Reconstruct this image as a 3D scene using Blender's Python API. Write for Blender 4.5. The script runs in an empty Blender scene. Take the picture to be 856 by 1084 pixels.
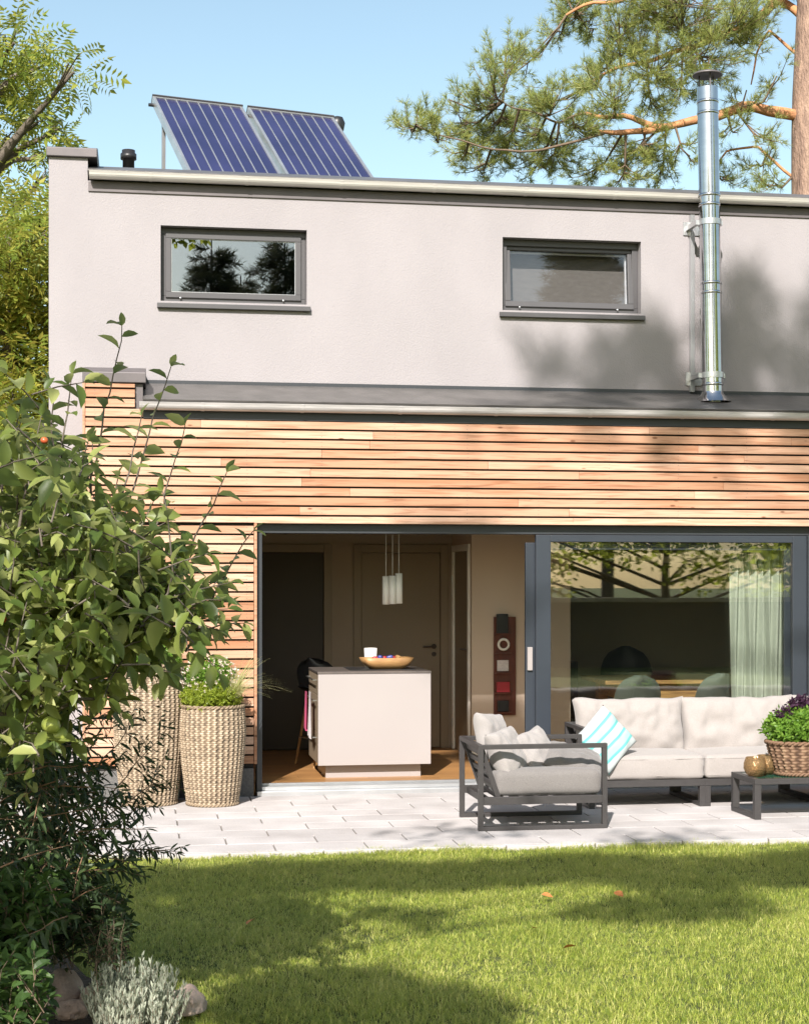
import bpy, math, random
import numpy as np
from mathutils import Vector, Matrix, noise
R = math.radians
random.seed(7); rng = np.random.default_rng(7)
scn = bpy.context.scene
COL = scn.collection
# ------------------------------------------------------------------ camera frame (metres; facade in plane Y=0, terrace at Z=0)
TH = R(9.18); FPX = 1720.0; HZ = 615.0
CAM = Vector((0.0, -13.52, 1.79))
FW = Vector((math.sin(TH), math.cos(TH), 0)); RT = Vector((math.cos(TH), -math.sin(TH), 0)); UP = Vector((0, 0, 1))
def W(u, v, t):            # point seen at photo pixel (u, v) at distance t in front of the camera
    return CAM + t*(FW + RT*((u-428)/FPX) + UP*((HZ-v)/FPX))
def WY(u, v, Y):           # the same on the vertical plane Y
    a = (u-428)/FPX
    return W(u, v, (Y-CAM.y)/(FW.y + RT.y*a))
def WG(u, v, z=0.0):       # the same on the ground
    return W(u, v, (z-CAM.z)*FPX/(HZ-v))
# ------------------------------------------------------------------ materials
def nt(name):
    m = bpy.data.materials.new(name); m.use_nodes = True
    n = m.node_tree.nodes; l = m.node_tree.links
    for x in list(n): n.remove(x)
    out = n.new('ShaderNodeOutputMaterial')
    return m, n, l, out
def ramp(n, stops, interp='LINEAR'):
    r = n.new('ShaderNodeValToRGB'); r.color_ramp.interpolation = interp
    els = r.color_ramp.elements
    while len(els) < len(stops): els.new(0.5)
    for e, (p, c) in zip(els, stops): e.position = p; e.color = (*c, 1)
    return r
def mixrgb(n, l, fac, a, b, mode='MIX'):
    x = n.new('ShaderNodeMix'); x.data_type = 'RGBA'; x.blend_type = mode
    for i, s in ((0, fac), (6, a), (7, b)):
        if hasattr(s, 'is_output') or hasattr(s, 'links'): l.new(s, x.inputs[i])
        elif i == 0: x.inputs[0].default_value = s
        else: x.inputs[i].default_value = (*s, 1)
    return x.outputs[2]
def surf(name, c1, c2=None, rough=0.6, metal=0.0, scale=5.0, stretch=(1, 1, 1), bump=0.0, bscale=None, spec=0.5, detail=4, island=0.0, coat=0.0, dist=0.01, sheen=0.0):
    m, n, l, out = nt(name)
    b = n.new('ShaderNodeBsdfPrincipled'); l.new(b.outputs[0], out.inputs[0])
    b.inputs['Roughness'].default_value = rough; b.inputs['Metallic'].default_value = metal
    b.inputs['Specular IOR Level'].default_value = spec; b.inputs['Coat Weight'].default_value = coat
    b.inputs['Sheen Weight'].default_value = sheen
    c2 = c2 or tuple(x*0.8 for x in c1)
    tc = n.new('ShaderNodeTexCoord'); mp = n.new('ShaderNodeMapping'); mp.inputs['Scale'].default_value = stretch
    l.new(tc.outputs['Object'], mp.inputs['Vector'])
    nz = n.new('ShaderNodeTexNoise'); nz.inputs['Scale'].default_value = scale; nz.inputs['Detail'].default_value = detail
    l.new(mp.outputs[0], nz.inputs['Vector'])
    r = ramp(n, [(0.3, c2), (0.7, c1)]); l.new(nz.outputs['Fac'], r.inputs[0])
    col = r.outputs[0]
    if island:
        g = n.new('ShaderNodeNewGeometry'); mr = n.new('ShaderNodeMapRange')
        mr.inputs[3].default_value = 1-island; mr.inputs[4].default_value = 1+island
        l.new(g.outputs['Random Per Island'], mr.inputs[0])
        hs = n.new('ShaderNodeHueSaturation'); l.new(mr.outputs[0], hs.inputs['Value']); l.new(col, hs.inputs['Color']); col = hs.outputs[0]
    l.new(col, b.inputs['Base Color'])
    if bump:
        n2 = n.new('ShaderNodeTexNoise'); n2.inputs['Scale'].default_value = bscale or scale*8; n2.inputs['Detail'].default_value = 5
        l.new(mp.outputs[0], n2.inputs['Vector'])
        bp = n.new('ShaderNodeBump'); bp.inputs['Strength'].default_value = bump; bp.inputs['Distance'].default_value = dist
        l.new(n2.outputs['Fac'], bp.inputs['Height']); l.new(bp.outputs[0], b.inputs['Normal'])
    return m
def leafmat(name, cols, trans=0.35, rough=0.45, nscale=0.8, tcol=None):
    m, n, l, out = nt(name)
    g = n.new('ShaderNodeNewGeometry'); tc = n.new('ShaderNodeTexCoord')
    nz = n.new('ShaderNodeTexNoise'); nz.inputs['Scale'].default_value = nscale; l.new(tc.outputs['Object'], nz.inputs['Vector'])
    ad = n.new('ShaderNodeMath'); ad.operation = 'MULTIPLY_ADD'; ad.inputs[1].default_value = 0.62
    mu = n.new('ShaderNodeMath'); mu.operation = 'MULTIPLY'; mu.inputs[1].default_value = 0.42
    l.new(nz.outputs['Fac'], mu.inputs[0]); l.new(g.outputs['Random Per Island'], ad.inputs[0]); l.new(mu.outputs[0], ad.inputs[2])
    k = len(cols)
    r = ramp(n, [(i/(k-1)*0.9+0.02, c) for i, c in enumerate(cols)]); l.new(ad.outputs[0], r.inputs[0])
    b = n.new('ShaderNodeBsdfPrincipled'); b.inputs['Roughness'].default_value = rough; b.inputs['Specular IOR Level'].default_value = 0.35
    l.new(r.outputs[0], b.inputs['Base Color'])
    t = n.new('ShaderNodeBsdfTranslucent')
    tint = mixrgb(n, l, 0.6, r.outputs[0], tcol or tuple(min(1, x*1.7) for x in cols[-1])); l.new(tint, t.inputs[0])
    mx = n.new('ShaderNodeMixShader'); mx.inputs[0].default_value = trans
    l.new(b.outputs[0], mx.inputs[1]); l.new(t.outputs[0], mx.inputs[2]); l.new(mx.outputs[0], out.inputs[0])
    return m
def glass(name, tint=(0.93, 0.96, 0.94), boost=1.0, ior=1.5):
    m, n, l, out = nt(name)
    tr = n.new('ShaderNodeBsdfTransparent'); tr.inputs[0].default_value = (*tint, 1)
    gl = n.new('ShaderNodeBsdfGlossy'); gl.inputs['Roughness'].default_value = 0.0; gl.inputs[0].default_value = (1, 1, 1, 1)
    ge = n.new('ShaderNodeNewGeometry'); dt_ = n.new('ShaderNodeVectorMath'); dt_.operation = 'DOT_PRODUCT'; l.new(ge.outputs['Normal'], dt_.inputs[0]); l.new(ge.outputs['Incoming'], dt_.inputs[1])
    ab = n.new('ShaderNodeMath'); ab.operation = 'ABSOLUTE'; l.new(dt_.outputs['Value'], ab.inputs[0])
    om = n.new('ShaderNodeMath'); om.operation = 'SUBTRACT'; om.inputs[0].default_value = 1; l.new(ab.outputs[0], om.inputs[1])
    pw = n.new('ShaderNodeMath'); pw.operation = 'POWER'; pw.inputs[1].default_value = 5; l.new(om.outputs[0], pw.inputs[0])
    mu = n.new('ShaderNodeMath'); mu.operation = 'MULTIPLY_ADD'; mu.inputs[1].default_value = 0.9; mu.inputs[2].default_value = 0.04*boost; mu.use_clamp = True
    l.new(pw.outputs[0], mu.inputs[0])
    tc = n.new('ShaderNodeTexCoord'); nz = n.new('ShaderNodeTexNoise'); nz.inputs['Scale'].default_value = 0.9; nz.inputs['Detail'].default_value = 1
    l.new(tc.outputs['Object'], nz.inputs['Vector'])
    bp = n.new('ShaderNodeBump'); bp.inputs['Strength'].default_value = 0.12; bp.inputs['Distance'].default_value = 0.004
    l.new(nz.outputs['Fac'], bp.inputs['Height']); l.new(bp.outputs[0], gl.inputs['Normal'])
    mx = n.new('ShaderNodeMixShader'); l.new(mu.outputs[0], mx.inputs[0]); l.new(tr.outputs[0], mx.inputs[1]); l.new(gl.outputs[0], mx.inputs[2])
    l.new(mx.outputs[0], out.inputs[0])
    return m
def woodboards(name, c_lo, c_mid, c_hi):
    m, n, l, out = nt(name)
    b = n.new('ShaderNodeBsdfPrincipled'); l.new(b.outputs[0], out.inputs[0]); b.inputs['Roughness'].default_value = 0.62; b.inputs['Specular IOR Level'].default_value = 0.3
    g = n.new('ShaderNodeNewGeometry'); tc = n.new('ShaderNodeTexCoord')
    off = n.new('ShaderNodeVectorMath'); off.operation = 'SCALE'; off.inputs[0].default_value = (37, 11, 53); l.new(g.outputs['Random Per Island'], off.inputs['Scale'])
    ad = n.new('ShaderNodeVectorMath'); ad.operation = 'ADD'; l.new(tc.outputs['Object'], ad.inputs[0]); l.new(off.outputs[0], ad.inputs[1])
    mp = n.new('ShaderNodeMapping'); mp.inputs['Scale'].default_value = (1.6, 10, 26); l.new(ad.outputs[0], mp.inputs[0])
    nz = n.new('ShaderNodeTexNoise'); nz.inputs['Scale'].default_value = 1.6; nz.inputs['Detail'].default_value = 6; nz.inputs['Distortion'].default_value = 0.9; l.new(mp.outputs[0], nz.inputs['Vector'])
    # per board tone
    r1 = ramp(n, [(0.0, c_lo), (0.45, c_mid), (1.0, c_hi)]); l.new(g.outputs['Random Per Island'], r1.inputs[0])
    r2 = ramp(n, [(0.32, (0.62, 0.5, 0.42)), (0.5, (0.95, 0.92, 0.9)), (0.75, (1.08, 1.05, 1.0))]); l.new(nz.outputs['Fac'], r2.inputs[0])
    c = mixrgb(n, l, 0.85, r1.outputs[0], r2.outputs[0], 'MULTIPLY')
    # large reddish patches, natural to larch
    n3 = n.new('ShaderNodeTexNoise'); n3.inputs['Scale'].default_value = 1.0; n3.inputs['Detail'].default_value = 3
    m3 = n.new('ShaderNodeMapping'); m3.inputs['Scale'].default_value = (0.9, 1, 9); l.new(ad.outputs[0], m3.inputs[0]); l.new(m3.outputs[0], n3.inputs['Vector'])
    r3 = ramp(n, [(0.5, (0, 0, 0)), (0.68, (1, 1, 1))]); l.new(n3.outputs['Fac'], r3.inputs[0])
    fm = n.new('ShaderNodeMath'); fm.operation = 'MULTIPLY'; fm.inputs[1].default_value = 0.55; l.new(r3.outputs[0], fm.inputs[0])
    c = mixrgb(n, l, fm.outputs[0], c, (0.34, 0.14, 0.065))
    # knots
    vo = n.new('ShaderNodeTexVoronoi'); vo.inputs['Scale'].default_value = 1.0
    m4 = n.new('ShaderNodeMapping'); m4.inputs['Scale'].default_value = (3.2, 5, 9); l.new(ad.outputs[0], m4.inputs[0]); l.new(m4.outputs[0], vo.inputs['Vector'])
    r4 = ramp(n, [(0.05, (1, 1, 1)), (0.1, (0, 0, 0))]); l.new(vo.outputs['Distance'], r4.inputs[0])
    c = mixrgb(n, l, r4.outputs[0], c, (0.16, 0.07, 0.035))
    l.new(c, b.inputs['Base Color'])
    bp = n.new('ShaderNodeBump'); bp.inputs['Strength'].default_value = 0.35; bp.inputs['Distance'].default_value = 0.002; l.new(nz.outputs['Fac'], bp.inputs['Height']); l.new(bp.outputs[0], b.inputs['Normal'])
    return m
M = {}
M['render'] = surf('grey_render', (0.312, 0.292, 0.301), (0.282, 0.264, 0.272), rough=0.9, scale=1.1, stretch=(1.6, 1.6, 0.9), bump=0.6, bscale=70, dist=0.006, spec=0.2)
M['larch'] = woodboards('larch_boards', (0.35, 0.18, 0.1), (0.45, 0.27, 0.178), (0.57, 0.395, 0.295))
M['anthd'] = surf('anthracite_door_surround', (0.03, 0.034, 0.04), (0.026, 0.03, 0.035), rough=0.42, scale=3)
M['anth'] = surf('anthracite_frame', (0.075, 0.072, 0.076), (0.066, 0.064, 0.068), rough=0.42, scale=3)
M['anthblue'] = surf('anthracite_door_frame', (0.03, 0.037, 0.048), (0.026, 0.032, 0.042), rough=0.38, scale=3)
M['metalgrey'] = surf('coping_metal', (0.13, 0.115, 0.118), (0.105, 0.095, 0.097), rough=0.5, scale=6, metal=0.3)
M['zinc'] = surf('gutter_zinc', (0.6, 0.58, 0.54), (0.5, 0.48, 0.45), rough=0.35, metal=0.35, scale=4, stretch=(1, 3, 12))
M['zincg'] = surf('weathered_gutter', (0.5, 0.48, 0.475), (0.36, 0.345, 0.34), rough=0.35, metal=0.15, scale=4, stretch=(1, 3, 12))
M['zincd'] = surf('roof_flashing', (0.15, 0.14, 0.135), (0.1, 0.095, 0.09), rough=0.42, metal=0.3, scale=5, detail=8, bump=0.3)
M['plinth'] = surf('plinth_render', (0.16, 0.155, 0.15), (0.1, 0.1, 0.1), rough=0.95, scale=60, bump=0.8, bscale=200)
M['dark'] = surf('dark_void', (0.02, 0.018, 0.016), rough=0.9)
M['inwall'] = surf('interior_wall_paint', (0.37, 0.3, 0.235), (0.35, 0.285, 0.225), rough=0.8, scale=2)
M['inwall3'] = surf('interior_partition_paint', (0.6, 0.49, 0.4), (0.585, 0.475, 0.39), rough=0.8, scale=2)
M['inwall2'] = surf('interior_wall_olive', (0.46, 0.42, 0.3), (0.43, 0.39, 0.28), rough=0.8, scale=2)
M['indoor'] = surf('interior_door_paint', (0.27, 0.21, 0.145), (0.255, 0.2, 0.14), rough=0.5, scale=2)
M['indoord'] = surf('interior_door_dark', (0.05, 0.036, 0.022), (0.042, 0.03, 0.018), rough=0.55, scale=2)
M['ceil'] = surf('ceiling_paint', (0.6, 0.57, 0.52), rough=0.9)
M['white'] = surf('white_lacquer', (0.33, 0.3, 0.29), (0.31, 0.28, 0.272), rough=0.35, scale=1)
M['shade'] = surf('lamp_shade_white', (0.82, 0.8, 0.76), (0.8, 0.78, 0.74), rough=0.5, scale=1)
M['topdark'] = surf('worktop_dark', (0.12, 0.1, 0.09), (0.08, 0.07, 0.065), rough=0.35, scale=9)
M['black'] = surf('black_plastic', (0.02, 0.02, 0.022), (0.015, 0.015, 0.016), rough=0.4)
M['steel'] = surf('brushed_steel', (0.6, 0.6, 0.6), (0.5, 0.5, 0.5), rough=0.3, metal=1.0)
M['flue'] = surf('polished_flue_steel', (0.52, 0.52, 0.54), (0.45, 0.45, 0.47), rough=0.13, metal=1.0, scale=3, stretch=(1, 1, 6))
M['alu'] = surf('aluminium', (0.6, 0.61, 0.62), (0.5, 0.51, 0.52), rough=0.35, metal=0.8)
M['furn'] = surf('furniture_metal', (0.04, 0.037, 0.037), (0.034, 0.031, 0.031), rough=0.5, scale=20)
def fabric(name, c, c2, sc=260, b=0.5):
    m = surf(name, c, c2, rough=0.95, scale=sc, bump=b, bscale=sc*1.6, spec=0.1, dist=0.0015, sheen=0.25, detail=2); return m
M['cushion'] = fabric('cushion_fabric', (0.33, 0.303, 0.29), (0.25, 0.23, 0.217))
M['cushiong'] = fabric('cushion_fabric_grey', (0.2, 0.187, 0.18), (0.13, 0.122, 0.118))
M['cushionw'] = fabric('cushion_fabric_light', (0.31, 0.29, 0.28), (0.24, 0.224, 0.216))
M['curtain'] = surf('curtain_linen', (0.44, 0.47, 0.4), (0.38, 0.41, 0.345), rough=0.9, scale=30, stretch=(1, 1, 0.2))
M['dchair'] = surf('grey_green_shell', (0.12, 0.145, 0.13), (0.105, 0.13, 0.115), rough=0.5)
M['rustic'] = surf('rustic_table_wood', (0.5, 0.29, 0.1), (0.2, 0.1, 0.035), rough=0.6, scale=3.5, stretch=(1, 6, 14), detail=6, bump=0.4)
M['bowl'] = surf('bowl_wood', (0.4, 0.23, 0.09), (0.28, 0.15, 0.06), rough=0.5, scale=8, stretch=(1, 4, 4))
M['mahog'] = surf('mahogany_board', (0.13, 0.03, 0.015), (0.07, 0.018, 0.01), rough=0.45, scale=8, stretch=(4, 4, 1))
M['red'] = surf('red_wrapper', (0.4, 0.03, 0.04), (0.3, 0.02, 0.03), rough=0.4)
M['blue'] = surf('blue_wrapper', (0.05, 0.06, 0.25), rough=0.4)
M['pink'] = surf('pink_cloth', (0.62, 0.1, 0.22), (0.5, 0.07, 0.17), rough=0.9, scale=40)
M['palecloth'] = surf('pale_cloth', (0.68, 0.64, 0.64), (0.55, 0.5, 0.52), rough=0.9, scale=60)
M['rock'] = surf('boulder', (0.5, 0.38, 0.32), (0.27, 0.2, 0.165), rough=0.9, scale=7, bump=0.8, bscale=35, dist=0.02)
M['palestone'] = surf('pale_stone', (0.5, 0.42, 0.32), (0.32, 0.26, 0.19), rough=0.9, scale=9, bump=0.8, bscale=40, dist=0.02)
M['bark'] = surf('pine_bark', (0.4, 0.27, 0.2), (0.17, 0.11, 0.085), rough=0.9, scale=3.2, stretch=(3, 3, 0.8), bump=1.0, bscale=14, dist=0.04)
M['barkor'] = surf('pine_limb_bark', (0.52, 0.25, 0.11), (0.32, 0.15, 0.075), rough=0.85, scale=6, bump=0.6, bscale=20, dist=0.02)
M['twig'] = surf('brown_twig', (0.16, 0.11, 0.07), (0.1, 0.07, 0.045), rough=0.8, scale=20)
M['twigr'] = surf('reddish_twig', (0.26, 0.15, 0.09), (0.2, 0.12, 0.07), rough=0.7, scale=20)
M['barkg'] = surf('grey_bark', (0.15, 0.125, 0.1), (0.08, 0.065, 0.05), rough=0.9, scale=12, bump=0.6, bscale=40)
M['soil'] = surf('soil', (0.07, 0.05, 0.035), (0.03, 0.022, 0.016), rough=1.0, scale=20, bump=1.0, bscale=60, dist=0.03)
M['apple'] = surf('apple_skin', (0.36, 0.4, 0.09), (0.25, 0.32, 0.06), rough=0.35, scale=8)
M['appler'] = surf('red_apple_skin', (0.5, 0.05, 0.03), (0.4, 0.2, 0.05), rough=0.35, scale=6)
M['l_apple'] = leafmat('apple_leaf', [(0.025, 0.05, 0.012), (0.07, 0.11, 0.022), (0.17, 0.21, 0.045), (0.42, 0.43, 0.17)], trans=0.33, rough=0.42)
M['l_dark'] = leafmat('dark_shrub_leaf', [(0.016, 0.032, 0.014), (0.035, 0.06, 0.022), (0.065, 0.1, 0.035)], trans=0.2)
M['l_ground'] = leafmat('ground_plant_leaf', [(0.02, 0.04, 0.014), (0.04, 0.08, 0.02), (0.08, 0.14, 0.03)], trans=0.3)
M['l_acac'] = leafmat('pinnate_leaf', [(0.045, 0.08, 0.014), (0.1, 0.16, 0.022), (0.22, 0.26, 0.04), (0.4, 0.38, 0.07)], trans=0.42, nscale=0.5)
M['l_autumn'] = leafmat('autumn_pinnate_leaf', [(0.05, 0.1, 0.014), (0.12, 0.19, 0.025), (0.25, 0.31, 0.05), (0.42, 0.34, 0.07)], trans=0.45, nscale=0.5)
M['l_pine'] = leafmat('pine_needles', [(0.05, 0.09, 0.035), (0.13, 0.18, 0.05), (0.26, 0.3, 0.08), (0.42, 0.4, 0.13)], trans=0.35, nscale=0.9)
M['l_conif'] = leafmat('conifer_needles', [(0.04, 0.05, 0.025), (0.09, 0.095, 0.045)], trans=0.25)
M['l_hedge'] = leafmat('garden_tree_leaf', [(0.1, 0.16, 0.015), (0.24, 0.3, 0.03), (0.42, 0.45, 0.07)], trans=0.6)
M['l_silver'] = leafmat('silver_leaf', [(0.2, 0.23, 0.16), (0.34, 0.37, 0.28), (0.46, 0.48, 0.39)], trans=0.15, rough=0.7)
M['l_lime'] = leafmat('lime_foliage', [(0.12, 0.19, 0.015), (0.22, 0.28, 0.03), (0.34, 0.38, 0.05)], trans=0.4)
M['l_herb'] = leafmat('herb_leaf', [(0.07, 0.16, 0.02), (0.13, 0.25, 0.03), (0.22, 0.34, 0.06)], trans=0.4)
M['l_purple'] = leafmat('purple_leaf', [(0.03, 0.012, 0.03), (0.06, 0.025, 0.05)], trans=0.2)
M['petal'] = leafmat('cream_petal', [(0.55, 0.42, 0.36), (0.7, 0.6, 0.52), (0.75, 0.7, 0.62)], trans=0.3)
M['l_straw'] = leafmat('straw_grass', [(0.32, 0.36, 0.12), (0.55, 0.52, 0.28)], trans=0.3)
M['l_grass'] = leafmat('grass_blade', [(0.03, 0.075, 0.01), (0.125, 0.19, 0.02), (0.34, 0.39, 0.06), (0.68, 0.62, 0.25)], trans=0.42, rough=0.5, nscale=0.7)
M['deadleaf'] = surf('dead_leaf', (0.5, 0.2, 0.05), (0.35, 0.12, 0.04), rough=0.7, scale=40)
M['plaster2'] = surf('neighbour_plaster', (0.6, 0.58, 0.56), (0.55, 0.53, 0.5), rough=0.9)
M['tiles'] = surf('neighbour_roof_tiles', (0.2, 0.1, 0.07), (0.12, 0.07, 0.05), rough=0.9, scale=9)
M['fence'] = surf('grey_fence_wood', (0.3, 0.3, 0.3), (0.2, 0.2, 0.2), rough=0.8, scale=4, stretch=(0.5, 1, 8))
M['glass'] = glass('door_glass', (0.98, 0.99, 0.98), boost=2.3)
M['hedgewall'] = surf('dark_garden_wall', (0.06, 0.058, 0.05), (0.04, 0.038, 0.034), rough=0.9)
M['glassw'] = glass('window_glass', (0.5, 0.55, 0.6), boost=5.0)
def m_parquet():
    m, n, l, out = nt('oak_parquet')
    b = n.new('ShaderNodeBsdfPrincipled'); l.new(b.outputs[0], out.inputs[0]); b.inputs['Roughness'].default_value = 0.38
    tc = n.new('ShaderNodeTexCoord'); br = n.new('ShaderNodeTexBrick'); l.new(tc.outputs['Object'], br.inputs['Vector'])
    br.inputs['Scale'].default_value = 1; br.inputs['Brick Width'].default_value = 1.2; br.inputs['Row Height'].default_value = 0.14; br.inputs['Mortar Size'].default_value = 0.0015
    br.inputs['Color1'].default_value = (0.45, 0.24, 0.09, 1); br.inputs['Color2'].default_value = (0.33, 0.17, 0.065, 1); br.inputs['Mortar'].default_value = (0.1, 0.05, 0.02, 1)
    nz = n.new('ShaderNodeTexNoise'); mp = n.new('ShaderNodeMapping'); mp.inputs['Scale'].default_value = (2, 30, 1); l.new(tc.outputs['Object'], mp.inputs[0]); l.new(mp.outputs[0], nz.inputs['Vector']); nz.inputs['Scale'].default_value = 2
    r = ramp(n, [(0.3, (0.75, 0.72, 0.7)), (0.7, (1, 1, 1))]); l.new(nz.outputs['Fac'], r.inputs[0])
    l.new(mixrgb(n, l, 1.0, br.outputs[0], r.outputs[0], 'MULTIPLY'), b.inputs['Base Color'])
    return m
M['parquet'] = m_parquet()
def m_collector():
    m, n, l, out = nt('collector_absorber')
    b = n.new('ShaderNodeBsdfPrincipled'); l.new(b.outputs[0], out.inputs[0]); b.inputs['Roughness'].default_value = 0.3; b.inputs['Coat Weight'].default_value = 0.6; b.inputs['Coat Roughness'].default_value = 0.05
    tc = n.new('ShaderNodeTexCoord'); sp = n.new('ShaderNodeSeparateXYZ'); l.new(tc.outputs['Object'], sp.inputs[0])
    nz = n.new('ShaderNodeTexNoise'); nz.inputs['Scale'].default_value = 1.5; l.new(tc.outputs['Object'], nz.inputs['Vector'])
    r = ramp(n, [(0.3, (0.013, 0.014, 0.055)), (0.7, (0.026, 0.026, 0.09))]); l.new(nz.outputs['Fac'], r.inputs[0])
    l.new(r.outputs[0], b.inputs['Base Color'])
    return m
M['collector'] = m_collector()
def m_pavers():
    m, n, l, out = nt('concrete_pavers')
    b = n.new('ShaderNodeBsdfPrincipled'); l.new(b.outputs[0], out.inputs[0]); b.inputs['Roughness'].default_value = 0.85; b.inputs['Specular IOR Level'].default_value = 0.25
    g = n.new('ShaderNodeNewGeometry'); tc = n.new('ShaderNodeTexCoord')
    nz = n.new('ShaderNodeTexNoise'); nz.inputs['Scale'].default_value = 2.2; nz.inputs['Detail'].default_value = 8; l.new(tc.outputs['Object'], nz.inputs['Vector'])
    r = ramp(n, [(0.3, (0.37, 0.345, 0.335)), (0.7, (0.49, 0.465, 0.457))]); l.new(nz.outputs['Fac'], r.inputs[0])
    mr = n.new('ShaderNodeMapRange'); mr.inputs[3].default_value = 0.93; mr.inputs[4].default_value = 1.05; l.new(g.outputs['Random Per Island'], mr.inputs[0])
    hs = n.new('ShaderNodeHueSaturation'); l.new(mr.outputs[0], hs.inputs['Value']); l.new(r.outputs[0], hs.inputs['Color'])
    n2 = n.new('ShaderNodeTexNoise'); n2.inputs['Scale'].default_value = 90; n2.inputs['Detail'].default_value = 3; l.new(tc.outputs['Object'], n2.inputs['Vector'])
    r2 = ramp(n, [(0.35, (0.85, 0.85, 0.85)), (0.6, (1, 1, 1))]); l.new(n2.outputs['Fac'], r2.inputs[0])
    l.new(mixrgb(n, l, 1.0, hs.outputs[0], r2.outputs[0], 'MULTIPLY'), b.inputs['Base Color'])
    bp = n.new('ShaderNodeBump'); bp.inputs['Strength'].default_value = 0.4; bp.inputs['Distance'].default_value = 0.003; l.new(n2.outputs['Fac'], bp.inputs['Height']); l.new(bp.outputs[0], b.inputs['Normal'])
    return m
M['pavers'] = m_pavers()
def m_wicker(name, lo, mid, hi):
    m, n, l, out = nt(name)
    b = n.new('ShaderNodeBsdfPrincipled'); l.new(b.outputs[0], out.inputs[0]); b.inputs['Roughness'].default_value = 0.7; b.inputs['Specular IOR Level'].default_value = 0.3
    at = n.new('ShaderNodeAttribute'); at.attribute_name = 'tone'
    r = ramp(n, [(0.0, lo), (0.5, mid), (1.0, hi)]); l.new(at.outputs['Fac'], r.inputs[0]); l.new(r.outputs[0], b.inputs['Base Color'])
    return m
M['wicker'] = m_wicker('wicker_rattan', (0.07, 0.055, 0.042), (0.255, 0.192, 0.13), (0.54, 0.45, 0.335))
M['wickerb'] = m_wicker('brown_willow', (0.05, 0.028, 0.018), (0.17, 0.1, 0.062), (0.32, 0.22, 0.14))
def m_stripes():
    m, n, l, out = nt('aqua_stripe_fabric')
    b = n.new('ShaderNodeBsdfPrincipled'); l.new(b.outputs[0], out.inputs[0]); b.inputs['Roughness'].default_value = 0.9
    tc = n.new('ShaderNodeTexCoord'); mp = n.new('ShaderNodeMapping'); mp.inputs['Rotation'].default_value = (0, 0, 0); l.new(tc.outputs['Object'], mp.inputs[0])
    w = n.new('ShaderNodeTexWave'); w.inputs['Scale'].default_value = 1.9; w.inputs['Distortion'].default_value = 0.8; w.inputs['Detail'].default_value = 1; l.new(mp.outputs[0], w.inputs['Vector'])
    r = ramp(n, [(0.0, (0.38, 0.42, 0.42)), (0.3, (0.38, 0.42, 0.42)), (0.34, (0.09, 0.36, 0.36)), (0.7, (0.13, 0.42, 0.41)), (0.74, (0.3, 0.5, 0.49))]); l.new(w.outputs['Fac'], r.inputs[0])
    l.new(r.outputs[0], b.inputs['Base Color'])
    return m
M['stripe'] = m_stripes()
def m_amber():
    m, n, l, out = nt('amber_glass')
    b = n.new('ShaderNodeBsdfPrincipled'); b.inputs['Base Color'].default_value = (0.3, 0.2, 0.1, 1); b.inputs['Roughness'].default_value = 0.15; b.inputs['Metallic'].default_value = 0.4
    tr = n.new('ShaderNodeBsdfTransparent'); tr.inputs[0].default_value = (0.85, 0.7, 0.5, 1)
    tc = n.new('ShaderNodeTexCoord'); vo = n.new('ShaderNodeTexVoronoi'); vo.inputs['Scale'].default_value = 70; l.new(tc.outputs['Object'], vo.inputs['Vector'])
    bp = n.new('ShaderNodeBump'); bp.inputs['Distance'].default_value = 0.004; l.new(vo.outputs['Distance'], bp.inputs['Height']); l.new(bp.outputs[0], b.inputs['Normal'])
    mx = n.new('ShaderNodeMixShader'); mx.inputs[0].default_value = 0.55; l.new(tr.outputs[0], mx.inputs[1]); l.new(b.outputs[0], mx.inputs[2]); l.new(mx.outputs[0], out.inputs[0])
    return m
M['amber'] = m_amber()
M['greenglass'] = surf('green_glass_top', (0.02, 0.09, 0.06), (0.015, 0.07, 0.045), rough=0.06, spec=0.8)
def m_lawnbase():
    return surf('lawn_ground', (0.1, 0.12, 0.02), (0.05, 0.065, 0.013), rough=1.0, scale=3, bump=1.0, bscale=80, dist=0.02)
M['lawn'] = m_lawnbase()
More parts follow.
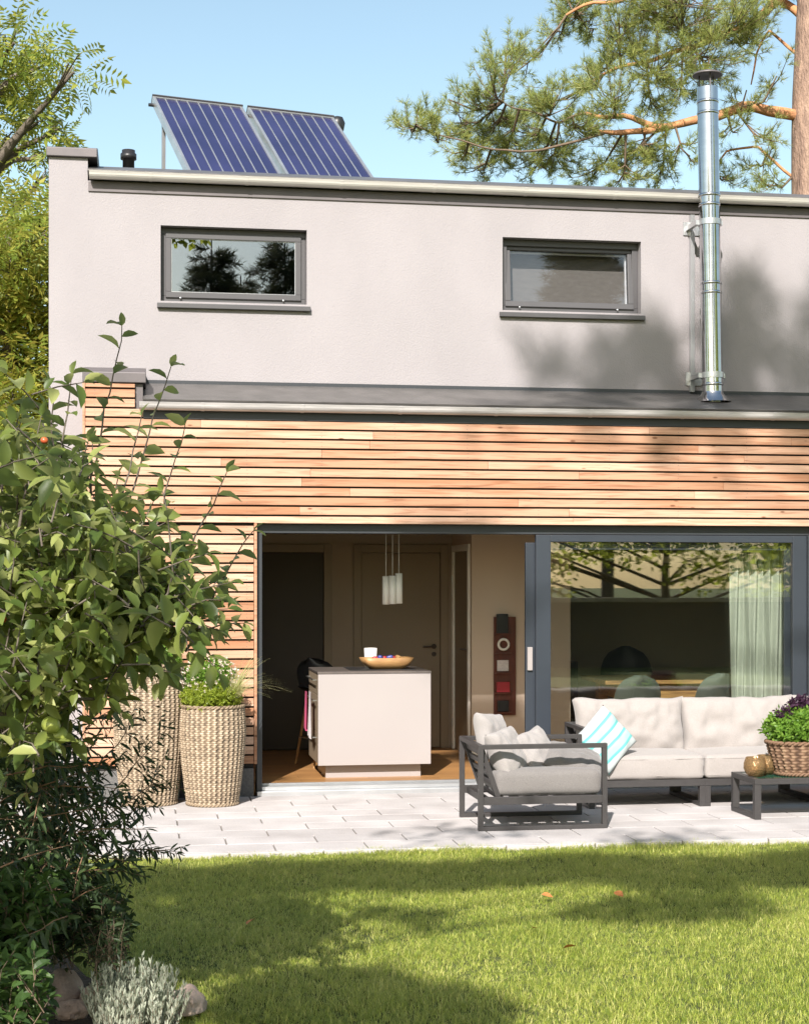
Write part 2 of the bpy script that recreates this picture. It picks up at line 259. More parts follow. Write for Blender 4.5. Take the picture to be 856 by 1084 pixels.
# ------------------------------------------------------------------ object helpers
def tag(o, label=None, cat=None, group=None, kind=None):
    if label: o['label'] = label
    if cat: o['category'] = cat
    if group: o['group'] = group
    if kind: o['kind'] = kind
    return o
def empty(name, loc=(0, 0, 0), rz=0, label=None, cat=None, group=None, parent=None):
    o = bpy.data.objects.new(name, None); COL.objects.link(o); o.location = loc; o.rotation_euler = (0, 0, rz); o.empty_display_size = 0.1
    tag(o, label, cat, group)
    if parent: o.parent = parent
    return o
def copy_tree(o, parent=None):
    c = o.copy(); COL.objects.link(c); c.parent = parent
    for ch in [x for x in COL.objects if x.parent == o]: copy_tree(ch, c)
    return c
class MB:
    def __init__(s): s.v = []; s.f = []; s.sm = []
    def add(s, vs, fs, smooth=False):
        k = len(s.v); s.v += [tuple(x) for x in vs]; s.f += [tuple(i+k for i in f) for f in fs]; s.sm += [smooth]*len(fs); return s
    def box(s, x0, x1, y0, y1, z0, z1, mat=None):
        vs = [Vector((x, y, z)) for z in (z0, z1) for y in (y0, y1) for x in (x0, x1)]
        if mat is not None: vs = [mat @ q for q in vs]
        return s.add(vs, [(0, 2, 3, 1), (4, 5, 7, 6), (0, 1, 5, 4), (2, 6, 7, 3), (0, 4, 6, 2), (1, 3, 7, 5)])
    def prism(s, prof, x0, x1, axis='x'):     # profile (y,z) extruded along x  (or (x,z) along y)
        n = len(prof)
        if axis == 'x': vs = [(x0, a, b) for a, b in prof]+[(x1, a, b) for a, b in prof]
        else: vs = [(a, x0, b) for a, b in prof]+[(a, x1, b) for a, b in prof]
        fs = [tuple(range(n)), tuple(range(2*n-1, n-1, -1))]+[(i, i+n, (i+1) % n+n, (i+1) % n) for i in range(n)]
        return s.add(vs, fs)
    def beam(s, a, b, w, h, up=(0, 0, 1)):
        a = Vector(a); b = Vector(b); d = (b-a).normalized(); u = Vector(up)
        if abs(d.dot(u)) > 0.98: u = Vector((0, 1, 0))
        sd = d.cross(u).normalized(); u = sd.cross(d).normalized()
        vs = [p+sd*(i*w/2)+u*(j*h/2) for p in (a, b) for j in (-1, 1) for i in (-1, 1)]
        return s.add(vs, [(0, 2, 3, 1), (4, 5, 7, 6), (0, 1, 5, 4), (2, 6, 7, 3), (0, 4, 6, 2), (1, 3, 7, 5)])
    def tube(s, pts, rad, n=8, caps=True):
        pts = [Vector(p) for p in pts]; k = len(pts)
        if not hasattr(rad, '__len__'): rad = [rad]*k
        vs = []; prev = None
        for i, p in enumerate(pts):
            d = (pts[min(i+1, k-1)]-pts[max(i-1, 0)]).normalized()
            if prev is None: r = d.orthogonal().normalized()
            else:
                r = (prev-d*prev.dot(d)); r = r.normalized() if r.length > 1e-6 else d.orthogonal().normalized()
            prev = r; q = d.cross(r)
            for j in range(n):
                a = 2*math.pi*j/n; vs.append(p+(r*math.cos(a)+q*math.sin(a))*rad[i])
        fs = [(i*n+j, i*n+(j+1) % n, (i+1)*n+(j+1) % n, (i+1)*n+j) for i in range(k-1) for j in range(n)]
        s.add(vs, fs, True)
        if caps: s.add(vs[:n], [tuple(range(n-1, -1, -1))]); s.add(vs[-n:], [tuple(range(n))])
        return s
    def lathe(s, prof, n=24, c=(0, 0, 0), closed=False):
        vs = [(c[0]+r*math.cos(2*math.pi*j/n), c[1]+r*math.sin(2*math.pi*j/n), c[2]+z) for r, z in prof for j in range(n)]
        fs = [(i*n+j, i*n+(j+1) % n, (i+1)*n+(j+1) % n, (i+1)*n+j) for i in range(len(prof)-1) for j in range(n)]
        return s.add(vs, fs, True)
    def build(s, name, mat, parent=None, bevel=0, loc=None, rot=None, seg=2):
        me = bpy.data.meshes.new(name); me.from_pydata(s.v, [], s.f); me.polygons.foreach_set('use_smooth', s.sm); me.materials.append(mat); me.update()
        o = bpy.data.objects.new(name, me); COL.objects.link(o)
        if parent: o.parent = parent
        if loc is not None: o.location = loc
        if rot is not None: o.rotation_euler = rot
        if bevel:
            b = o.modifiers.new('bevel', 'BEVEL'); b.width = bevel; b.segments = seg; b.limit_method = 'ANGLE'; b.angle_limit = R(40)
        return o
def npmesh(name, V, F, mat, parent=None, smooth=False, attr=None, size=4):
    """V (n,3), F flat loop index array with constant polygon size, or list of (array,size)."""
    if not isinstance(F, list): F = [(F, size)]
    me = bpy.data.meshes.new(name)
    me.vertices.add(len(V)); me.vertices.foreach_set('co', np.asarray(V, dtype=np.float32).ravel())
    loops = np.concatenate([f.ravel() for f, s in F]); tot = np.concatenate([np.full(f.size//s, s) for f, s in F])
    start = np.concatenate([[0], np.cumsum(tot)[:-1]])
    me.loops.add(len(loops)); me.loops.foreach_set('vertex_index', loops.astype(np.int32))
    me.polygons.add(len(tot)); me.polygons.foreach_set('loop_start', start.astype(np.int32)); me.polygons.foreach_set('loop_total', tot.astype(np.int32))
    me.polygons.foreach_set('use_smooth', np.full(len(tot), smooth))
    if attr is not None:
        a = me.attributes.new('tone', 'FLOAT', 'POINT'); a.data.foreach_set('value', np.asarray(attr, dtype=np.float32))
    me.materials.append(mat); me.update(calc_edges=True)
    o = bpy.data.objects.new(name, me); COL.objects.link(o)
    if parent: o.parent = parent
    return o
# leaf templates: x along the leaf (0..1), y across, z up
def tmpl_leaf(w=0.27, curl=0.18, fold=0.1):
    xs = [0.0, 0.25, 0.55, 0.82, 1.0]; ws = [0.02, 0.8, 1.0, 0.6, 0.02]
    V = []
    for x, k in zip(xs, ws):
        z = -curl*x*x
        V += [(x, -w*k, z+fold*k), (x, 0, z), (x, w*k, z+fold*k)]
    F = []
    for i in range(4):
        for j in range(2): F.append((i*3+j, i*3+j+1, (i+1)*3+j+1, (i+1)*3+j))
    return np.array(V), np.array(F)
def tmpl_simple(w=0.2):
    return np.array([(0, 0, 0), (0.45, -w, 0.04), (1, 0, -0.05), (0.45, w, 0.04)]), np.array([(0, 1, 2, 3)])
def tmpl_frond(k=7, w=0.07, ll=0.3):
    V = []; F = []
    for i in range(k):
        x = 0.15+0.8*i/(k-1); L = ll*(1-0.45*abs(x-0.45)); dz = -0.28*x*x
        for s in (-1, 1):
            b = len(V); ex = x+0.1; 
            V += [(x, 0, dz), (x+0.5*(ex-x)-w*0.5, s*L*0.5, dz-0.02), (ex, s*L, dz-0.1), (x+0.5*(ex-x)+w*0.6, s*L*0.5, dz-0.02)]
            F.append((b, b+1, b+2, b+3))
    b = len(V); V += [(0.9, 0, -0.25), (1.02, -w, -0.3), (1.25, 0, -0.42), (1.02, w, -0.3)]; F.append((b, b+1, b+2, b+3))
    return np.array(V), np.array(F)
def tmpl_needles(k=22, w=0.012, spread=0.95, seed=1):
    r = np.random.default_rng(seed); V = []; F = []
    for i in range(k):
        d = np.array([r.uniform(0.1, 1.0), r.normal()*spread*0.6, r.normal()*spread*0.6]); d /= np.linalg.norm(d)
        s = np.cross(d, r.normal(size=3)); s /= np.linalg.norm(s); L = r.uniform(0.6, 1)
        o = np.array([r.uniform(0, 0.55), 0, 0]); b = len(V)
        V += [o-s*w, o+s*w, o+d*L+s*w*0.3, o+d*L-s*w*0.3]; F.append((b, b+1, b+2, b+3))
    return np.array(V), np.array(F)
def tmpl_sprig(k=9, w=0.09, seed=3):
    r = np.random.default_rng(seed); V = []; F = []
    for i in range(k):
        d = np.array([r.uniform(0.3, 1.0), r.normal()*0.6, r.normal()*0.6]); d /= np.linalg.norm(d)
        s = np.cross(d, r.normal(size=3)); s /= np.linalg.norm(s); L = r.uniform(0.35, 0.6); o = np.array([r.uniform(0, 0.6), 0, 0]); b = len(V)
        V += [o, o+d*L*0.5-s*w, o+d*L, o+d*L*0.5+s*w]; F.append((b, b+1, b+2, b+3))
    return np.array(V), np.array(F)
def scatter(name, mat, tmpl, P, D, S, parent=None, roll=None, up=None, smooth=False):
    """one mesh: template placed at P (n,3) with x axis along D, size S"""
    tv, tf = tmpl; P = np.asarray(P, float); D = np.asarray(D, float); n = len(P)
    D = D/np.maximum(np.linalg.norm(D, axis=1, keepdims=True), 1e-9)
    if up is None: U = rng.normal(size=(n, 3))
    else: U = np.tile(np.array(up, float), (n, 1))+rng.normal(size=(n, 3))*(0.35 if roll is None else roll)
    Y = np.cross(U, D); Y /= np.maximum(np.linalg.norm(Y, axis=1, keepdims=True), 1e-9); Z = np.cross(D, Y)
    S = np.broadcast_to(np.asarray(S, float), (n,))[:, None, None]
    V = P[:, None, :]+S*(tv[None, :, 0:1]*D[:, None, :]+tv[None, :, 1:2]*Y[:, None, :]+tv[None, :, 2:3]*Z[:, None, :])
    F = tf[None]+(np.arange(n)*len(tv))[:, None, None]
    return npmesh(name, V.reshape(-1, 3), F.reshape(-1), mat, parent, smooth, size=tf.shape[1])
def rand_dirs(n, bias=(0, 0, 0), k=1.0):
    d = rng.normal(size=(n, 3)); d /= np.linalg.norm(d, axis=1, keepdims=True); return d*k+np.array(bias)
def ball(n, c, r):
    d = rand_dirs(n); rr = rng.uniform(0.0, 1, size=(n, 1))**0.45
    return np.array(c)+d*rr*np.array(r)
def rbox(w, d, h, r, n=14, bulge=0.0, wr=0.0, seed=0):
    """rounded soft box centred in x,y, z 0..h"""
    V = []; F = []; idx = {}
    def key(p): return (round(p[0], 5), round(p[1], 5), round(p[2], 5))
    def vert(p):
        k = key(p)
        if k not in idx: idx[k] = len(V); V.append(p)
        return idx[k]
    for ax in range(3):
        for sgn in (-1, 1):
            for i in range(n):
                for j in range(n):
                    q = []
                    for a, b in ((i, j), (i+1, j), (i+1, j+1), (i, j+1)):
                        u = math.sin((a/n-0.5)*math.pi*0.98)/math.sin(math.pi*0.49); v = math.sin((b/n-0.5)*math.pi*0.98)/math.sin(math.pi*0.49)
                        p = [0, 0, 0]; p[ax] = sgn; p[(ax+1) % 3] = u; p[(ax+2) % 3] = v; q.append(vert(tuple(p)))
                    F.append(tuple(q) if sgn > 0 else tuple(reversed(q)))
    out = []; H = Vector((w/2, d/2, h/2))
    for p in V:
        P = Vector((p[0]*H.x, p[1]*H.y, p[2]*H.z)); I = Vector([max(-(H[i]-r), min(H[i]-r, P[i])) for i in range(3)])
        D = P-I
        if D.length > 1e-9: P = I+D.normalized()*r
        P.z += bulge*(1-p[0]**2)*(1-p[1]**2)*p[2]
        P.x += p[0]*bulge*0.4*(1-p[1]**2)*(1-p[2]**2); P.y += p[1]*bulge*0.4*(1-p[0]**2)*(1-p[2]**2)
        if wr:
            nn = noise.noise(Vector((P.x*6+seed, P.y*6, P.z*6)))+0.5*noise.noise(Vector((P.x*15+seed, P.y*15, P.z*15)))
            P += P.normalized()*wr*nn
        out.append((P.x, P.y, P.z+h/2))
    return out, F
def pillow(w, h, t, seed=0, wr=0.012, n=32, pinch=0.07):
    V = []; F = []
    for s in (1, -1):
        for i in range(n+1):
            for j in range(n+1):
                u = i/n*2-1; v = j/n*2-1
                e = max(0, (1-abs(u)**2.6))*max(0, (1-abs(v)**2.6))
                x = u*w/2*(1-pinch*(1-abs(v)**2)*abs(u)**3*0.6); y = v*h/2*(1-pinch*(1-abs(u)**2)*abs(v)**3*0.6)
                z = s*(t/2)*e**0.36
                nn = noise.noise(Vector((x*7+seed*3.1, y*7+s, seed)))*1.0+0.6*noise.noise(Vector((x*19+seed, y*13, s*2.0+seed)))
                z += wr*nn*min(1, e*4); x += 0.35*wr*noise.noise(Vector((y*9, seed, x*4))); y += 0.35*wr*noise.noise(Vector((x*9, y*4, seed)))
                V.append((x, y, z))
    N = (n+1)**2
    for i in range(n):
        for j in range(n):
            a = i*(n+1)+j; F.append((a, a+n+1, a+n+2, a+1)); F.append((N+a, N+a+1, N+a+n+2, N+a+n+1))
    return V, F
def pillow_obj(name, mat, w, h, t, loc, rot, label=None, cat='pillow', group=None, seed=0, parent=None, wr=0.012):
    V, F = pillow(w, h, t, seed, wr); mb = MB(); mb.add(V, F, True)
    o = mb.build(name, mat, parent, loc=loc, rot=rot)
    # merge the rim
    import bmesh
    bm = bmesh.new(); bm.from_mesh(o.data); bmesh.ops.remove_doubles(bm, verts=bm.verts, dist=0.0008); bm.to_mesh(o.data); bm.free()
    if label: tag(o, label, cat, group)
    return o
def frame_from(dirx, up=(0, 0, 1)):
    x = Vector(dirx).normalized(); z = Vector(up); y = z.cross(x).normalized(); z = x.cross(y)
    return Matrix((x, y, z)).transposed().to_4x4()

# ================================================================== SETTING
def sheet(name, x0, x1, y0, y1, z, mat, kind='structure'):
    o = MB().add([(x0, y0, z), (x1, y0, z), (x1, y1, z), (x0, y1, z)], [(0, 1, 2, 3)]).build(name, mat); tag(o, kind=kind); return o
EDGE = -2.8
sheet('ground', -400, 400, -400, 600, -0.09, M['lawn'])
# gently uneven lawn sheet
def lawn_h(x, y): return -0.035+0.012*noise.noise(Vector((x*0.9, y*0.9, 0)))+0.012*noise.noise(Vector((x*0.35, y*0.35, 5)))
nx, ny = 80, 60; LX0, LX1, LY0 = -6, 9, -13.0
V = np.array([[LX0+(LX1-LX0)*i/nx, LY0+(EDGE-LY0)*j/ny, lawn_h(LX0+(LX1-LX0)*i/nx, LY0+(EDGE-LY0)*j/ny)] for j in range(ny+1) for i in range(nx+1)])
F = np.array([(j*(nx+1)+i, j*(nx+1)+i+1, (j+1)*(nx+1)+i+1, (j+1)*(nx+1)+i) for j in range(ny) for i in range(nx)])
tag(npmesh('lawn', V, F.reshape(-1), M['lawn'], smooth=True), kind='structure')
# terrace of individual pavers on a base, one sheet of stone
mb = MB(); PW, PH, g = 0.62, 0.305, 0.004
base = sheet('terrace_base', -3.2, 8.5, EDGE+0.03, 0.5, -0.014, surf('joint_sand', (0.2, 0.18, 0.16), rough=1.0))
row = 0; y = -0.0
while y > EDGE+0.05:
    y0 = max(y-PH, EDGE); off = (row % 2)*PW/2+0.02
    x = -1.0-PW*4+off
    while x < 8.4:
        dz = random.uniform(-0.0012, 0.0012); xg = 0.0055
        mb.box(x+xg, x+PW-xg, y0+g*0.35, y-g*0.35, -0.05, dz)
        x += PW
    y -= PH; row += 1
o = mb.build('terrace', M['pavers'], bevel=0.003, seg=1); tag(o, kind='structure')
# soil bed at lower left
mb = MB(); pts = [(-6, -13), (0.05, -8.6), (0.22, -7.4), (0.12, -6.6), (-0.25, -6.0), (-0.45, -5.2), (-0.62, -4.2), (-0.5, -3.3), (-0.45, -2.82), (-6, -2.82)]
mb.add([(x, y, -0.008) for x, y in pts]+[(x, y, -0.12) for x, y in pts], [tuple(range(len(pts)))]+[(i, i+len(pts), (i+1) % len(pts)+len(pts), (i+1) % len(pts)) for i in range(len(pts))])
tag(mb.build('soil_bed', M['soil']), kind='structure')
def bed_edge(yy):   # x of the bed border at yy
    P = [(-8.6, 0.05), (-7.4, 0.22), (-6.6, 0.12), (-6.0, -0.25), (-5.2, -0.45), (-4.2, -0.62), (-3.3, -0.5), (-2.8, -0.45)]
    return np.interp(yy, [p[0] for p in P], [p[1] for p in P])
# grass blades
def grass():
    N = 560000
    t = rng.uniform(0, 1, N); Y = -8.4+(EDGE+0.05+8.4)*t
    x0 = -1.6; x1 = 4.9
    X = rng.uniform(x0, x1, N)
    K = 52000; tx = rng.uniform(x0, x1, K); ty = -8.4+(EDGE+0.05+8.4)*rng.uniform(0, 1, K); ti = rng.integers(0, K, N); th_ = rng.uniform(0.65, 1.35, K)
    half = rng.uniform(0, 1, N) < 0.72; X = np.where(half, tx[ti]+rng.normal(0, 0.011, N), X); Y = np.minimum(np.where(half, ty[ti]+rng.normal(0, 0.011, N), Y), EDGE+0.05); TL = np.where(half, th_[ti], 0.8)
    # keep what a viewer near the camera could see
    lim_r = (Y+13.52)*0.44+0.9; lim_l = (Y+13.52)*-0.10-0.7
    keep = (X < lim_r) & (X > np.maximum(bed_edge(Y)+0.0, lim_l)); X = X[keep]; Y = Y[keep]; TL = TL[keep]
    n = len(X)
    Zb = np.array([lawn_h(a, b) for a, b in zip(X[::1], Y[::1])])
    cl = np.array([noise.noise(Vector((a*2.2, b*2.2, 9))) for a, b in zip(X, Y)])
    near_edge = Y > EDGE-0.12
    L = TL*rng.uniform(0.018, 0.04, n)*(1+0.5*cl)*np.where(near_edge, 1.2, 1); ang = rng.uniform(0, 2*np.pi, n); lean = rng.uniform(0.15, 1.25, n)
    dx = np.cos(ang); dy = np.sin(ang); w = rng.uniform(0.0011, 0.0021, n)
    sx = -dy*w; sy = dx*w
    B = np.stack([X, Y, Zb-0.004], 1)
    def at(f, k, wk):
        c = B+np.stack([dx*lean*L*k, dy*lean*L*k, L*f], 1); s = np.stack([sx, sy, 0*sx], 1)*wk; return c-s, c+s
    a0, a1 = at(0, 0, 1); b0, b1 = at(0.55, 0.3, 0.9); c0, c1 = at(0.9, 1.0, 0.15)
    V = np.stack([a0, a1, b1, b0, c1, c0], 1).reshape(-1, 3)
    i = (np.arange(n)*6)[:, None]; F = np.concatenate([i+np.array([[0, 1, 2, 3]]), i+np.array([[3, 2, 4, 5]])], 1).reshape(-1)
    o = npmesh('lawn_grass', V, F, M['l_grass']); tag(o, 'short mown green grass covering the lawn in front of the terrace', 'grass', kind='stuff')
grass()

# ================================================================== HOUSE
house = empty('house', (-0.455, 0, 0), 0, 'modern flat-roofed house with pale grey upper storey over larch board cladding', 'house')
hx = Vector((-0.455, 0, 0))
def H(mb, name, mat, parent=house, bevel=0, **k):
    mb.v = [(x-hx.x, y, z) for x, y, z in mb.v]
    return mb.build(name, mat, parent, bevel, **k)
YU = 0.6; XL = -0.78; XR = 9.0; YB = 9.0
ZR = 5.27
w1 = (0.16, 1.42, 4.20, 4.85); w2 = (3.165, 4.44, 4.20, 4.85)
# upper wall with two openings
def wall_holes(mb, x0, x1, z0, z1, y0, y1, holes):
    xs = sorted({x0, x1, *[h[0] for h in holes], *[h[1] for h in holes]})
    for a, b in zip(xs[:-1], xs[1:]):
        hs = sorted([(h[2], h[3]) for h in holes if h[0] <= a+1e-6 and h[1] >= b-1e-6]); z = z0
        for q0, q1 in hs: mb.box(a, b, y0, y1, z, q0); z = q1
        mb.box(a, b, y0, y1, z, z1)
    return mb
mb = MB(); wall_holes(mb, XL, XR, 0.0, 5.21, YU, YU+0.3, [w1, w2, (0.6, 8.7, -0.01, 2.46)])
mb.box(XL, -0.455, YU, YU+0.3, 5.21, 5.40)
mb.box(XL, -0.455, YU+0.3, YB, 0, 5.40)         # side wall with parapet
mb.box(XR-0.3, XR, YU+0.3, YB, 0, 5.21); mb.box(XL+0.33, XR-0.3, YB-0.3, YB, 0, 5.21)
H(mb, 'wall', M['render'])
mb = MB(); mb.box(-0.46, XR, YU+0.31, YB, 5.12, 5.2); mb.prism([(0.5, 5.285), (0.86, 5.40), (0.86, 5.2), (0.5, 5.272)], -0.455, XR); mb.box(-0.455, XR, 0.86, YB, 5.3, 5.395)
roof = H(mb, 'roof', M['zincd'])
# intermediate slab between storeys
mb = MB(); mb.box(-0.4, XR-0.31, YU+0.31, YB-0.31, 2.9, 3.1); H(mb, 'floor_slab', M['ceil'])
def coping(x0, x1, y0, y1, zf, h, rise):
    m = MB(); m.prism([(y0, zf), (y0, zf+h), (y0+0.2, zf+h+rise), (y1, zf+h+rise), (y1, zf)], x0, x1)
    return H(m, 'coping', M['metalgrey'], bevel=0.006)
coping(-0.80, -0.375, YU-0.035, YB, 5.402, 0.075, 0.055)
coping(-0.478, 0.035, -0.03, YU-0.002, 3.415, 0.085, 0.06)
# gutters
def gutter(x0, x1, yc, zb, r, mat):
    m = MB(); n = 10; prof = [(yc-r*math.cos(math.pi*i/n), zb+r*0.95-r*0.95*math.sin(math.pi*i/n)) for i in range(n+1)]
    # lip
    prof = [(yc-r+0.012, zb+r*0.95+0.004), (yc-r-0.004, zb+r*0.95+0.014)]+prof
    vs = []; fs = []
    inn = [(a*0.94+yc*0.06, b+0.004) for a, b in prof]
    ring = prof+[(yc+r, zb+r+0.02)]+[(yc+r-0.004, zb+r+0.02)]+inn[::-1]
    m.prism(ring, x0, x1)
    gt = H(m, 'gutter', mat)
    x = x0+0.5
    while x < x1:
        pr = [(p*1.05-yc*0.05, q-0.003) for p, q in prof[1:]]; inner = [(p, q) for p, q in prof[1:]][::-1]
        b = MB().prism(pr+inner, x, x+0.028); H(b, 'bracket', mat, gt); x += 0.82
    # brackets under
    return gt
gutter(-0.44, XR+0.05, YU-0.075, 5.205, 0.05, M['zinc'])
gutter(-0.02, XR+0.05, -0.085, 3.187, 0.05, M['zincg'])
# lower roof (sloping flashing) and front fascia
mb = MB(); mb.prism([(-0.09, 3.262), (0.1, 3.32), (YU-0.004, 3.475), (YU-0.004, 3.5), (YU-0.012, 3.5), (YU-0.012, 3.487), (0.095, 3.334), (-0.095, 3.276)], 0.012, XR)
H(mb, 'flashing', M['zincd'])
mb = MB(); mb.box(-0.45, XR, YU-0.014, YU-0.002, 5.118, 5.2); H(mb, 'fascia_shade_strip', M['metalgrey'])  # dark fascia board; its colour also stands in for the gutter's shadow band
mb = MB(); mb.box(0.012, XR, YU-0.016, YU-0.0125, 3.46, 3.515); H(mb, 'wall_flashing', M['anthd'])
mb = MB(); mb.box(0.012, XR, -0.034, -0.0245, 3.125, 3.24); H(mb, 'fascia_shade_strip', M['anthd'])  # dark strip standing in for the lower gutter's shadow on the boards
mb = MB(); mb.box(0.012, XR, -0.018, 0.04, 3.19, 3.26); H(mb, 'fascia_shade_strip', M['anth'])
mb = MB(); mb.box(-0.055+0.0, 0.009, 0.012, YU-0.01, 3.17, 3.41); H(mb, 'side_flashing', M['metalgrey'])
# larch cladding: boards in one part
OX0, OX1, OZ = 0.945, 5.83, 2.262
mb = MB(); p = 0.0795; z = 0.235; BT = 0.024
segs_seed = random.Random(3)
def boards(x0, x1, z0, z1):
    x = x0
    if x1-x0 < 2: cuts = []
    else:
        cuts = []; q = x0+segs_seed.uniform(0.5, 2.5)
        while q < x1-0.5: cuts.append(q); q += segs_seed.uniform(2.2, 3.9)
    ends = [x0]+cuts+[x1]
    for a, b in zip(ends[:-1], ends[1:]): mb.box(a+0.0008, b-0.0008, -BT, 0.0, z0, z1)
k = 0; z = OZ+0.0
while z < 3.40:   # above the opening
    z1 = min(z+p-0.0155, 3.405)
    right = XR if z < 3.16 else -0.055
    if z > 2.3 or True: boards(-0.455, right, z+0.012 if z == OZ else z, z1)
    z += p
z = OZ-p
while z > 0.2:
    boards(-0.455, OX0-0.028, z, z+p-0.0155); boards(OX1+0.028, XR, z, z+p-0.0155); z -= p
zb = z+p
SCREWS = MB()
zz = OZ-p*0; rows_ = [OZ+p*i for i in range(0, 14)]+[OZ-p*i for i in range(1, 26)]
for zr in rows_:
    for xi in range(0, 15):
        xx_ = -0.38+xi*0.62
        if zr > 3.1 and xx_ > -0.1: continue
        if zr < OZ and OX0-0.05 < xx_ < OX1+0.05: continue
        for dz_ in (0.018, 0.05):
            a0_ = len(SCREWS.v); c_ = (xx_+random.uniform(-0.004, 0.004), zr+dz_); SCREWS.add([(c_[0]+0.0032*math.cos(t_), -BT-0.0006, c_[1]+0.0032*math.sin(t_)) for t_ in [k_*math.pi/4 for k_ in range(8)]], [tuple(range(8))])
clad = H(mb, 'wood_cladding', M['larch'], bevel=0.002, seg=1)
sc_ = H(SCREWS, 'screw_heads', M['metalgrey'], clad); sc_['kind'] = 'stuff'
mb = MB(); mb.box(OX0-0.026, OX0-0.002, -BT-0.004, 0.1, zb-0.004, OZ+0.006); mb.box(OX1+0.002, OX1+0.026, -BT-0.004, 0.1, zb-0.004, OZ+0.006); mb.box(OX0-0.026, OX1+0.026, -BT-0.004, 0.1, OZ+0.008, OZ+0.03)
mb.box(-0.477, -0.457, -BT-0.004, YU-0.002, zb-0.004, 3.41)
H(mb, 'cladding_trim', M['larch'], bevel=0.002)
# wall carcass behind boards (dark membrane) 
mb = MB(); mb.box(-0.453, OX0-0.028, 0.012, YU-0.002, 0.235, 3.17); mb.box(-0.453, -0.057, 0.012, YU-0.002, 3.172, 3.405); mb.box(OX1+0.028, XR, 0.012, YU-0.002, 0.235, 3.17); mb.box(OX0-0.026, OX1+0.026, 0.102, YU-0.002, OZ+0.032, 3.17); mb.box(OX0-0.026, OX1+0.026, 0.012, 0.1, OZ+0.034, 3.17)
H(mb, 'wall_membrane', M['dark'])
for a_, b_ in ((-0.45, OX0-0.028), (OX1+0.028, XR)): H(MB().box(a_, b_, -0.004, YU-0.002, -0.1, 0.232), 'plinth', M['plinth'])
# ------ upper windows
M['glassb'] = glass('tilted_window_glass', (0.85, 0.86, 0.88), boost=1.6)
M['blind'] = surf('beige_roller_blind', (0.2, 0.18, 0.155), (0.17, 0.152, 0.13), rough=0.95, scale=14, stretch=(1, 1, 3))
def window(x0, x1, z0, z1, tilt, sill_x):
    w = MB(); fr = 0.055; yf = YU+0.085; yb = YU+0.155
    def ring(m, x0, x1, z0, z1, f, y0, y1, mat=None):
        m.box(x0, x1, y0, y1, z0, z0+f, mat); m.box(x0, x1, y0, y1, z1-f, z1, mat); m.box(x0, x0+f, y0, y1, z0+f, z1-f, mat); m.box(x1-f, x1, y0, y1, z0+f, z1-f, mat)
    ring(w, x0+0.002, x1-0.002, z0+0.002, z1-0.002, fr, yf, yb)
    win = H(w, 'window', M['anth'], bevel=0.004)
    a = fr-0.012; sx0, sx1, sz0, sz1 = x0+a, x1-a, z0+a, z1-a
    piv = Matrix.Translation((0, yf+0.04, sz0)) @ Matrix.Rotation(-R(tilt), 4, 'X') @ Matrix.Translation((0, -(yf+0.04), -sz0))
    s = MB(); ring(s, sx0, sx1, sz0, sz1, 0.05, yf-0.018, yf+0.045, piv)
    H(s, 'sash', M['anth'], win, bevel=0.004)
    if tilt:
        s = MB(); ring(s, sx0-0.004, sx1+0.004, sz0-0.004, sz1+0.004, 0.062, yf+0.046, yf+0.075, piv); H(s, 'sash_rim', M['shade'], win)
    else:
        s = MB(); ring(s, sx0+0.04, sx1-0.04, sz0+0.04, sz1-0.04, 0.014, yf-0.006, yf+0.03, piv); H(s, 'glazing_bead', M['alu'], win)
    s = MB(); s.box(sx0+0.05, sx1-0.05, yf+0.002, yf+0.012, sz0+0.05, sz1-0.05, piv); H(s, 'pane', M['glassb'] if tilt else M['glassw'], win)
    if tilt: H(MB().box(x0+0.03, x1-0.03, YU+0.27, YU+0.273, z0, z1), 'blind', M['blind'], win)
    s = MB(); s.prism([(YU-0.04, z0-0.062), (YU-0.04, z0-0.022), (YU+0.084, z0-0.004), (YU+0.084, z0-0.062), (YU-0.03, z0-0.062)], x0-0.03, x1+0.03); H(s, 'sill', M['anth'], win, bevel=0.003)
    for q in (x0+0.17, x1-0.2):
        s = MB(); s.lathe([(0.0, 0), (0.009, 0), (0.009, 0.008), (0, 0.008)], 12); s.v = [(q+a_, yf-0.02-c_, z0+0.04+b_) for a_, b_, c_ in s.v]; H(s, 'drain_cap', M['alu'], win)
    return win
window(*w1, 0, None); window(*w2, 5, None)
# upstairs rooms behind the windows
mb = MB()
for (x0, x1, z0, z1) in (w1, w2):
    a, b = x0-0.6, x1+0.6
    mb.box(a, b, 2.6, 2.65, 3.2, 5.0); mb.box(a-0.05, a, 0.92, 2.6, 3.2, 5.0); mb.box(b, b+0.05, 0.92, 2.6, 3.2, 5.0); mb.box(a, b, 0.92, 2.6, 4.96, 5.0)
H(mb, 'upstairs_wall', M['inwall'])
# ------ ground floor rooms
FZ = 0.08; CZ = 2.42
mb = MB(); mb.box(0.62, 8.68, 0.2, 6.2, -0.05, FZ); H(mb, 'parquet_floor', M['parquet'])
mb = MB(); mb.box(0.62, 8.68, 0.2, 6.2, CZ, CZ+0.08); H(mb, 'ceiling', M['ceil'])
KX0 = 0.66; KB = 2.85; KX1 = 3.14; RY = 1.85; RX1 = 4.12
mb = MB()
mb.box(KX0-0.06, KX0, 0.21, KB, FZ, CZ)                                  # kitchen left
wall_holes(mb, KX0, KX1, FZ, CZ, KB, KB+0.1, [(0.99, 1.83, FZ-0.01, 2.09), (2.19, 3.03, FZ-0.01, 2.09)])

